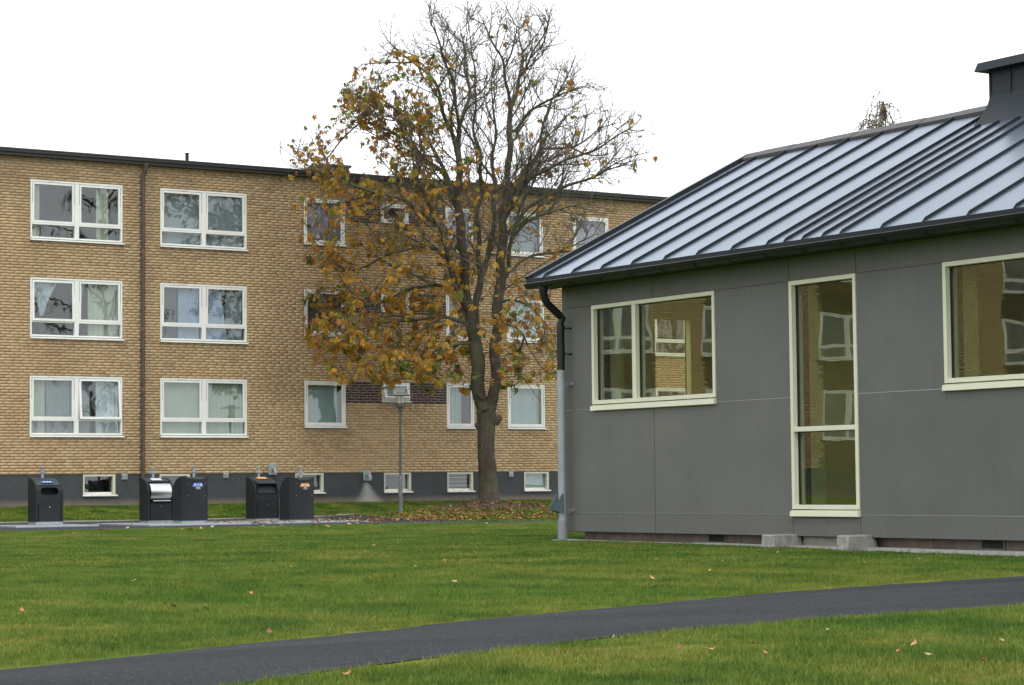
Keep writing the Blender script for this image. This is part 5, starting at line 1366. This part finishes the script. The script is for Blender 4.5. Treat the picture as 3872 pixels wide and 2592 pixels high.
# the leaves nearest to the camera are parts of their own, the rest one mesh
dcam = np.array([np.linalg.norm(x[0]-np.array([0, 0, EYE]))-.35*x[2]*10 for x in inst]); near = set(np.argsort(dcam)[:300].tolist())
lmesh = {}
pv, pf = [], []
for k, (p, R, s_, kp, tn, p0) in enumerate(inst):
    V, F = PROT[kp]; Rm = np.array(R)
    if k in near:
        ti = min(range(len(TONES)), key=lambda j: sum((a-b)**2 for a, b in zip(TONES[j], tn))); key = (kp, ti)
        if key not in lmesh:
            me = np_mesh('leaf', V, F, M_['leaf']); set_col(me, 'tone', np.repeat([TONES[ti]], len(V), 0)); lmesh[key] = me
        o = link('leaf', lmesh[key], TR); o.matrix_local = Matrix.Translation(Vector(p-TB)) @ R.to_4x4() @ Matrix.Scale(s_, 4)
    else:
        LFv.append((V*s_)@Rm.T+p-TB); LFf.append(F+vo); LFc.append(np.repeat([tn], len(V), 0)); vo += len(V)
    q = len(pv); w3 = np.array([.004, 0, 0]); pv += [p0-TB-w3, p0-TB+w3, p-TB]; pf.append((q, q+1, q+2))
me = np_mesh('foliage', np.concatenate(LFv), np.concatenate(LFf), M_['leaf']); set_col(me, 'tone', np.concatenate(LFc)); tag(link('foliage', me, TR), kind='stuff')
tag(link('leaf_stalks', np_mesh('leaf_stalks', np.array(pv), np.array(pf), M_['twig']), TR), kind='stuff')
print('TREE nodes', N2, 'leaves', len(inst))

# ------------------------------------------------------------------ weeping birch behind the house and trees seen only in the glass
def birch_meshes(seed, H, R, strands, leafn):
    r = np.random.default_rng(seed); g = Geo(); tips_ = []
    top = np.array([r.normal(0, .3), r.normal(0, .3), H]); n = 12
    tp = [np.array([0, 0, -.2])*1.0]+[top*np.array([t, t, 1])*t**.0*np.array([1, 1, t]) + np.array([.15*math.sin(t*5+seed), .12*math.cos(t*4), 0]) for t in np.linspace(.06, 1, n)]
    g.tube([tuple(p) for p in tp], list(np.linspace(.17, .02, n+1)*H/14), 10)
    T = Geo(); T.v, T.f = g.v, g.f
    b = Geo(); L = []
    for k in range(26):
        t = .22+.76*(k/25); i = min(n-1, int(t*n)); p = tp[i]+(tp[i+1]-tp[i])*(t*n-i); an = k*2.4+r.normal(0, .4); ln = R*(1.05-t*.85)*(.7+.5*r.random())
        d = np.array([math.cos(an), math.sin(an), .9]); pts = [p]
        for s_ in range(6): d = d/np.linalg.norm(d); pts.append(pts[-1]+d*ln/5); d = d+np.array([r.normal(0, .12), r.normal(0, .12), -.12-.05*s_])
        b.tube([tuple(x) for x in pts], list(np.linspace(.05, .012, 7)*H/14), 5, cap=False)
        for s_ in range(strands):
            q = pts[r.integers(2, 7)]+r.normal(0, .12, 3); dd = np.array([r.normal(0, .5), r.normal(0, .5), .5]); st = [q]
            for z in range(6): st.append(st[-1]+dd*.18); dd = dd*.75+np.array([0, 0, -.38])
            b.tube([tuple(x) for x in st], .012, 3, cap=False); L += [x for x in st[1:]]
    V = []; F = []; L = np.array(L)
    for k in range(leafn):
        p = L[r.integers(0, len(L))]+r.normal(0, .04, 3); a = r.normal(0, 1, 3); a /= np.linalg.norm(a); c = np.cross(a, r.normal(0, 1, 3)); c /= np.linalg.norm(c); w = .030
        i = len(V); V += [p-a*w, p+c*w*.7, p+a*w, p-c*w*.7]; F.append((i, i+1, i+2, i+3))
    return T, b, np.array(V), np.array(F), r
M_['birch_leaf'] = simple('yellowing_birch_leaf', (.20, .17, .045), .6, var=.45, scale=2); M_['birch_twig'] = twig_mat('birch_twig', (.06, .045, .035), (.12, .09, .07)); M_['birch_bark'] = simple('birch_bark', (.42, .41, .38), .8, var=.5, scale=5)
def birch(loc, label, seed, H, R, strands, leafn, cat='tree', group=None, rz_=0):
    T, b, V, F, r = birch_meshes(seed, H, R, strands, leafn)
    o = empty('birch_tree', loc, label, cat, group, rz_)
    mesh_obj('trunk', T, M_['birch_bark'], o, smooth=True); tag(mesh_obj('branches', b, M_['birch_twig'], o, fix=False), kind='stuff')
    tag(link('foliage', np_mesh('foliage', V, F, M_['birch_leaf']), o), kind='stuff'); return o
birch((46.75, 52.6, -.2), 'pale weeping birch whose top shows above the ridge of the grey house', 3, 12.2, 3.2, 30, 11000)
bt = birch((46.2, 6, 0), 'tall birch out of view behind the grey house, mirrored in the left apartment windows', 8, 22, 6.5, 26, 26000)
for x, y, rz_, sc_ in ():
    c = copy_tree(bt); c.location = (x, y, 0); c.rotation_euler.z = rz_; c.scale = (sc_,)*3

# ------------------------------------------------------------------ fallen leaves
M_['dead'] = None
def dead_mat():
    b = MB_('fallen_leaf'); a = b.n('ShaderNodeAttribute', attribute_name='tone'); b.l(a.outputs['Color'], b.b.inputs['Base Color']); b.b.inputs['Roughness'].default_value = .7; return b.m
M_['dead'] = dead_mat()
def curled(seed, L, w):
    r = np.random.default_rng(seed); V = []
    for i, t in enumerate(np.linspace(-1, 1, 6)):
        ww = w*(1-abs(t)**2.2)+.002; up = .5*L*t*t*r.uniform(.2, .9)
        V += [(t*L, -ww, .25*w+up+r.normal(0, .1)*w), (t*L, 0, up), (t*L, ww, .45*w+up+r.normal(0, .1)*w)]
    F = []
    for i in range(5):
        q = i*3; F += [(q, q+3, q+4, q+1), (q+1, q+4, q+5, q+2)]
    return np.array(V), np.array(F)
DT = [(.46, .27, .12), (.44, .20, .075), (.42, .30, .16), (.22, .10, .05), (.42, .19, .05), (.45, .36, .16)]
# litter around the tree
lv, lf, lc = [], [], []; vo = 0
for k in range(1250):
    if k < 900: x, y = trng.normal(31.8, 2.9), trng.normal(50.0, 1.25)
    elif k < 1000: x, y = trng.normal(TREE[0]+.3, 1.9), trng.normal(TREE[1]-1.0, .8)
    else: x, y = trng.uniform(26.5, 44), trng.normal(49.3, 1.6)
    if math.hypot(x-TREE[0], y-TREE[1]) < .4 or y > 54.5: continue
    V, F = curled(int(trng.integers(0, 1e6)), trng.uniform(.045, .085), trng.uniform(.02, .04)); an = trng.uniform(0, 6.28); c, s_ = math.cos(an), math.sin(an)
    z = float(terrain(x, y))+.03
    V = V@np.array([[c, s_, 0], [-s_, c, 0], [0, 0, 1]])+np.array([x, y, z]); lv.append(V); lf.append(F+vo); vo += len(V)
    lc.append(np.repeat([np.array(DT[[0, 1, 1, 3, 4, 3][trng.integers(0, 6)]])*trng.uniform(.7, 1.15)], len(V), 0))
me = np_mesh('leaf_litter', np.concatenate(lv), np.concatenate(lf), M_['dead']); set_col(me, 'tone', np.concatenate(lc)); lit = link('leaf_litter', me)
tag(lit, 'litter of brown and orange chestnut leaves under the tree', 'leaves', kind='stuff')
# single leaves on the lawn and by the bin yard
dvar = []
for k in range(10):
    V, F = curled(50+k, 1, .55); me = np_mesh('fallen_leaf', V, F, M_['dead']); set_col(me, 'tone', np.repeat([DT[k % 6]], len(V), 0)); dvar.append(me)
def in_view(x, y, z=0):
    q = Vector((x, y, z))-Vector((0, 0, EYE)); d_ = q.dot(vd)
    if d_ < 1: return False
    return abs(q.dot(r2)/d_) < .222 and abs(q.dot(u2)/d_) < .149
cnt = 0
while cnt < 118:
    u_ = trng.random(); dist_ = 7.2+30*u_**1.5; an = HEAD+trng.uniform(-.22, .22); x, y = dist_*math.cos(an), dist_*math.sin(an)
    if cnt > 88: x, y = trng.uniform(13.5, 20.5), trng.uniform(31.5, 34.2)
    if not in_view(x, y): continue
    if x > 14.9 and y < 22.6: continue
    if float(path_d(x, y)) < .16: continue
    k = int(trng.integers(0, 10)); o = link('fallen_leaf', dvar[k]); s_ = trng.uniform(.011, .024) if cnt <= 88 else trng.uniform(.028, .055)
    o.location = (x, y, float(terrain(x, y))+.026); o.scale = (s_, s_, s_); o.rotation_euler = (trng.normal(0, .3), trng.normal(0, .3), trng.uniform(0, 6.28))
    if cnt <= 88: tag(o, 'small curled tan or reddish leaf lying on the open lawn or grass verge', 'leaf', 'fallen leaves scattered over the lawn')
    else: tag(o, 'large brown chestnut leaf lying on the far grass edge before the containers', 'leaf', 'chestnut leaves along the bin yard')
    cnt += 1

# ------------------------------------------------------------------ grass blades (one object, instanced tufts)
def tuft(seed, n, rad, hmin, hmax, wd, seg2=True):
    r = np.random.default_rng(seed); V = []; F = []; C = []
    for k in range(n):
        a = r.uniform(0, 6.283); q = rad*math.sqrt(r.random()); x, y = q*math.cos(a), q*math.sin(a); h = r.uniform(hmin, hmax); b = r.uniform(0, 6.283); ln = r.uniform(.15, .8)*h
        dx, dy = math.cos(b)*ln, math.sin(b)*ln; c = r.uniform(0, 6.283); wx, wy = math.cos(c)*wd/2, math.sin(c)*wd/2; i = len(V); sh = r.random()
        V += [(x-wx, y-wy, 0), (x+wx, y+wy, 0), (x+dx*.35+wx*.85, y+dy*.35+wy*.85, h*.6), (x+dx*.35-wx*.85, y+dy*.35-wy*.85, h*.6), (x+dx, y+dy, h)]
        F += [(i, i+1, i+2), (i, i+2, i+3), (i+3, i+2, i+4)]; C += [sh]*5
    return V, F, C
TV, TF, TC, TI = [], [], [], []
specs = [(44, .075, .012, .030, .0030), (44, .075, .012, .028, .0030), (40, .07, .014, .040, .0032), (30, .11, .014, .034, .0065), (30, .11, .014, .036, .0065), (26, .20, .018, .036, .015)]
for k, (n, rad, h0, h1, wd) in enumerate(specs):
    v, f, c = tuft(300+k, n, rad, h0, h1, wd); i = len(TV); TV += v; TF += [tuple(i+q for q in t) for t in f]; TC += c; TI += [k]*len(v)
nT = len(TV)
gp, gi, gs, gr, gt = [], [], [], [], []
def scatter(dens, dmin, dmax, kinds, seed):
    r = np.random.default_rng(seed); area = .5*.50*(dmax**2-dmin**2); n = int(area*dens)
    d_ = np.sqrt(r.uniform(dmin**2, dmax**2, n)); an = HEAD+r.uniform(-.25, .25, n)
    return d_*np.cos(an), d_*np.sin(an), r, kinds
for dens, d0, d1, kinds, seed in ((300, 6.3, 13, (0, 1, 2), 1), (230, 13, 19, (0, 1, 2), 2), (120, 19, 29, (3, 4), 3), (85, 29, 45, (3, 4), 4), (48, 45, 74, (5,), 5)):
    x, y, r, ks = scatter(dens, d0, d1, kinds, seed)
    pd = path_d(x, y)
    ok = pd > .01+.07*r.random(len(x))
    ok &= ~((x > 15.0+.17*r.random(len(x))**1.6) & (y < 22.4))
    ok &= ~((x > 8) & (x < 29.6) & (y > 40.4) & (y < 53.15)) & ~((y > 44.5) & (y < 46.5) & (x > 29))
    ok &= (y < 56.85)
    dt = np.exp(-(((x-TREE[0])/2.6)**2+((y-TREE[1]+.2)/1.9)**2)); ok &= r.random(len(x)) > dt*1.25
    dl = .6*np.exp(-(((x-31.5)/4.5)**2+((y-50.6)/1.6)**2)); ok &= r.random(len(x)) > dl
    ok &= ~((np.abs(x-LX) < .2) & (np.abs(y-LY) < .2))
    x, y, pd = x[ok], y[ok], pd[ok]; n = len(x)
    edge = np.exp(-np.clip(pd, 0, 9)/.10)
    gp.append(np.stack([x, y, terrain(x, y)-.004], -1)); gi.append(r.choice(ks, n)); nz = np.array([noise.noise(Vector((a*.8, b*.8, 0))) for a, b in zip(x, y)])
    near_wall = np.exp(-np.clip(14.98-x, 0, 9)/.25)*((y < 22.6) & (x < 15.1) & (x > 12))
    gs.append((.85+.30*r.random(n)+.30*nz)*(1-.35*edge)*(1-.25*near_wall)); gr.append(r.uniform(0, 6.283, n)); gt.append(np.clip(.45*edge*(y > 8)*(pd < .4)+.12*r.random(n)**3, 0, 1)*(1-near_wall))
gp = np.concatenate(gp); gi = np.concatenate(gi); gs = np.clip(np.concatenate(gs), .45, 1.7); gr = np.concatenate(gr); gt = np.concatenate(gt); nP = len(gp)
print('tufts', nP)
me = bpy.data.meshes.new('grass'); V = np.concatenate([np.array(TV), gp]); F = np.array(TF)
me.vertices.add(len(V)); me.vertices.foreach_set('co', V.astype(np.float32).ravel()); me.loops.add(F.size); me.loops.foreach_set('vertex_index', F.astype(np.int32).ravel())
me.polygons.add(len(F)); me.polygons.foreach_set('loop_start', np.arange(0, F.size, 3, dtype=np.int32)); me.polygons.foreach_set('loop_total', np.full(len(F), 3, np.int32)); me.update(calc_edges=True)
def addf(n_, a, typ='FLOAT'): t = me.attributes.new(n_, typ, 'POINT'); t.data.foreach_set('value', np.asarray(a, np.int32 if typ == 'INT' else np.float32))
z = np.zeros(nT)
addf('kind_index', np.concatenate([np.array(TI), gi+100]), 'INT'); addf('size', np.concatenate([z, gs])); addf('turn', np.concatenate([z, gr])); addf('tint', np.concatenate([z, gt])); addf('shade', np.concatenate([np.array(TC), np.zeros(nP)]))
me.materials.append(M_['blade']); go = link('grass', me); tag(go, 'short lawn grass on both sides of the path', 'grass', kind='stuff')
ng = bpy.data.node_groups.new('grass_tufts', 'GeometryNodeTree'); ng.is_modifier = True
ng.interface.new_socket('Geometry', in_out='INPUT', socket_type='NodeSocketGeometry'); ng.interface.new_socket('Geometry', in_out='OUTPUT', socket_type='NodeSocketGeometry')
gin = ng.nodes.new('NodeGroupInput'); gout = ng.nodes.new('NodeGroupOutput'); jn = ng.nodes.new('GeometryNodeJoinGeometry')
def named(n_, typ):
    a = ng.nodes.new('GeometryNodeInputNamedAttribute'); a.data_type = typ; a.inputs['Name'].default_value = n_; return a.outputs['Attribute']
ki = named('kind_index', 'INT'); sz = named('size', 'FLOAT'); tu = named('turn', 'FLOAT')
cx = ng.nodes.new('ShaderNodeCombineXYZ'); ng.links.new(tu, cx.inputs['Z'])
def sep(val):
    c = ng.nodes.new('FunctionNodeCompare'); c.data_type = 'INT'; c.operation = 'EQUAL'; ng.links.new(ki, c.inputs[2]); c.inputs[3].default_value = val
    s_ = ng.nodes.new('GeometryNodeSeparateGeometry'); s_.domain = 'POINT'; ng.links.new(gin.outputs[0], s_.inputs['Geometry']); ng.links.new(c.outputs[0], s_.inputs['Selection']); return s_.outputs['Selection']
for k in range(len(specs)):
    t = sep(k); p = sep(k+100); mp_ = ng.nodes.new('GeometryNodeMeshToPoints'); ng.links.new(p, mp_.inputs['Mesh'])
    ip = ng.nodes.new('GeometryNodeInstanceOnPoints'); ng.links.new(mp_.outputs[0], ip.inputs['Points']); ng.links.new(t, ip.inputs['Instance']); ng.links.new(cx.outputs[0], ip.inputs['Rotation']); ng.links.new(sz, ip.inputs['Scale']); ng.links.new(ip.outputs[0], jn.inputs[0])
ng.links.new(jn.outputs[0], gout.inputs[0])
md = go.modifiers.new('tufts', 'NODES'); md.node_group = ng
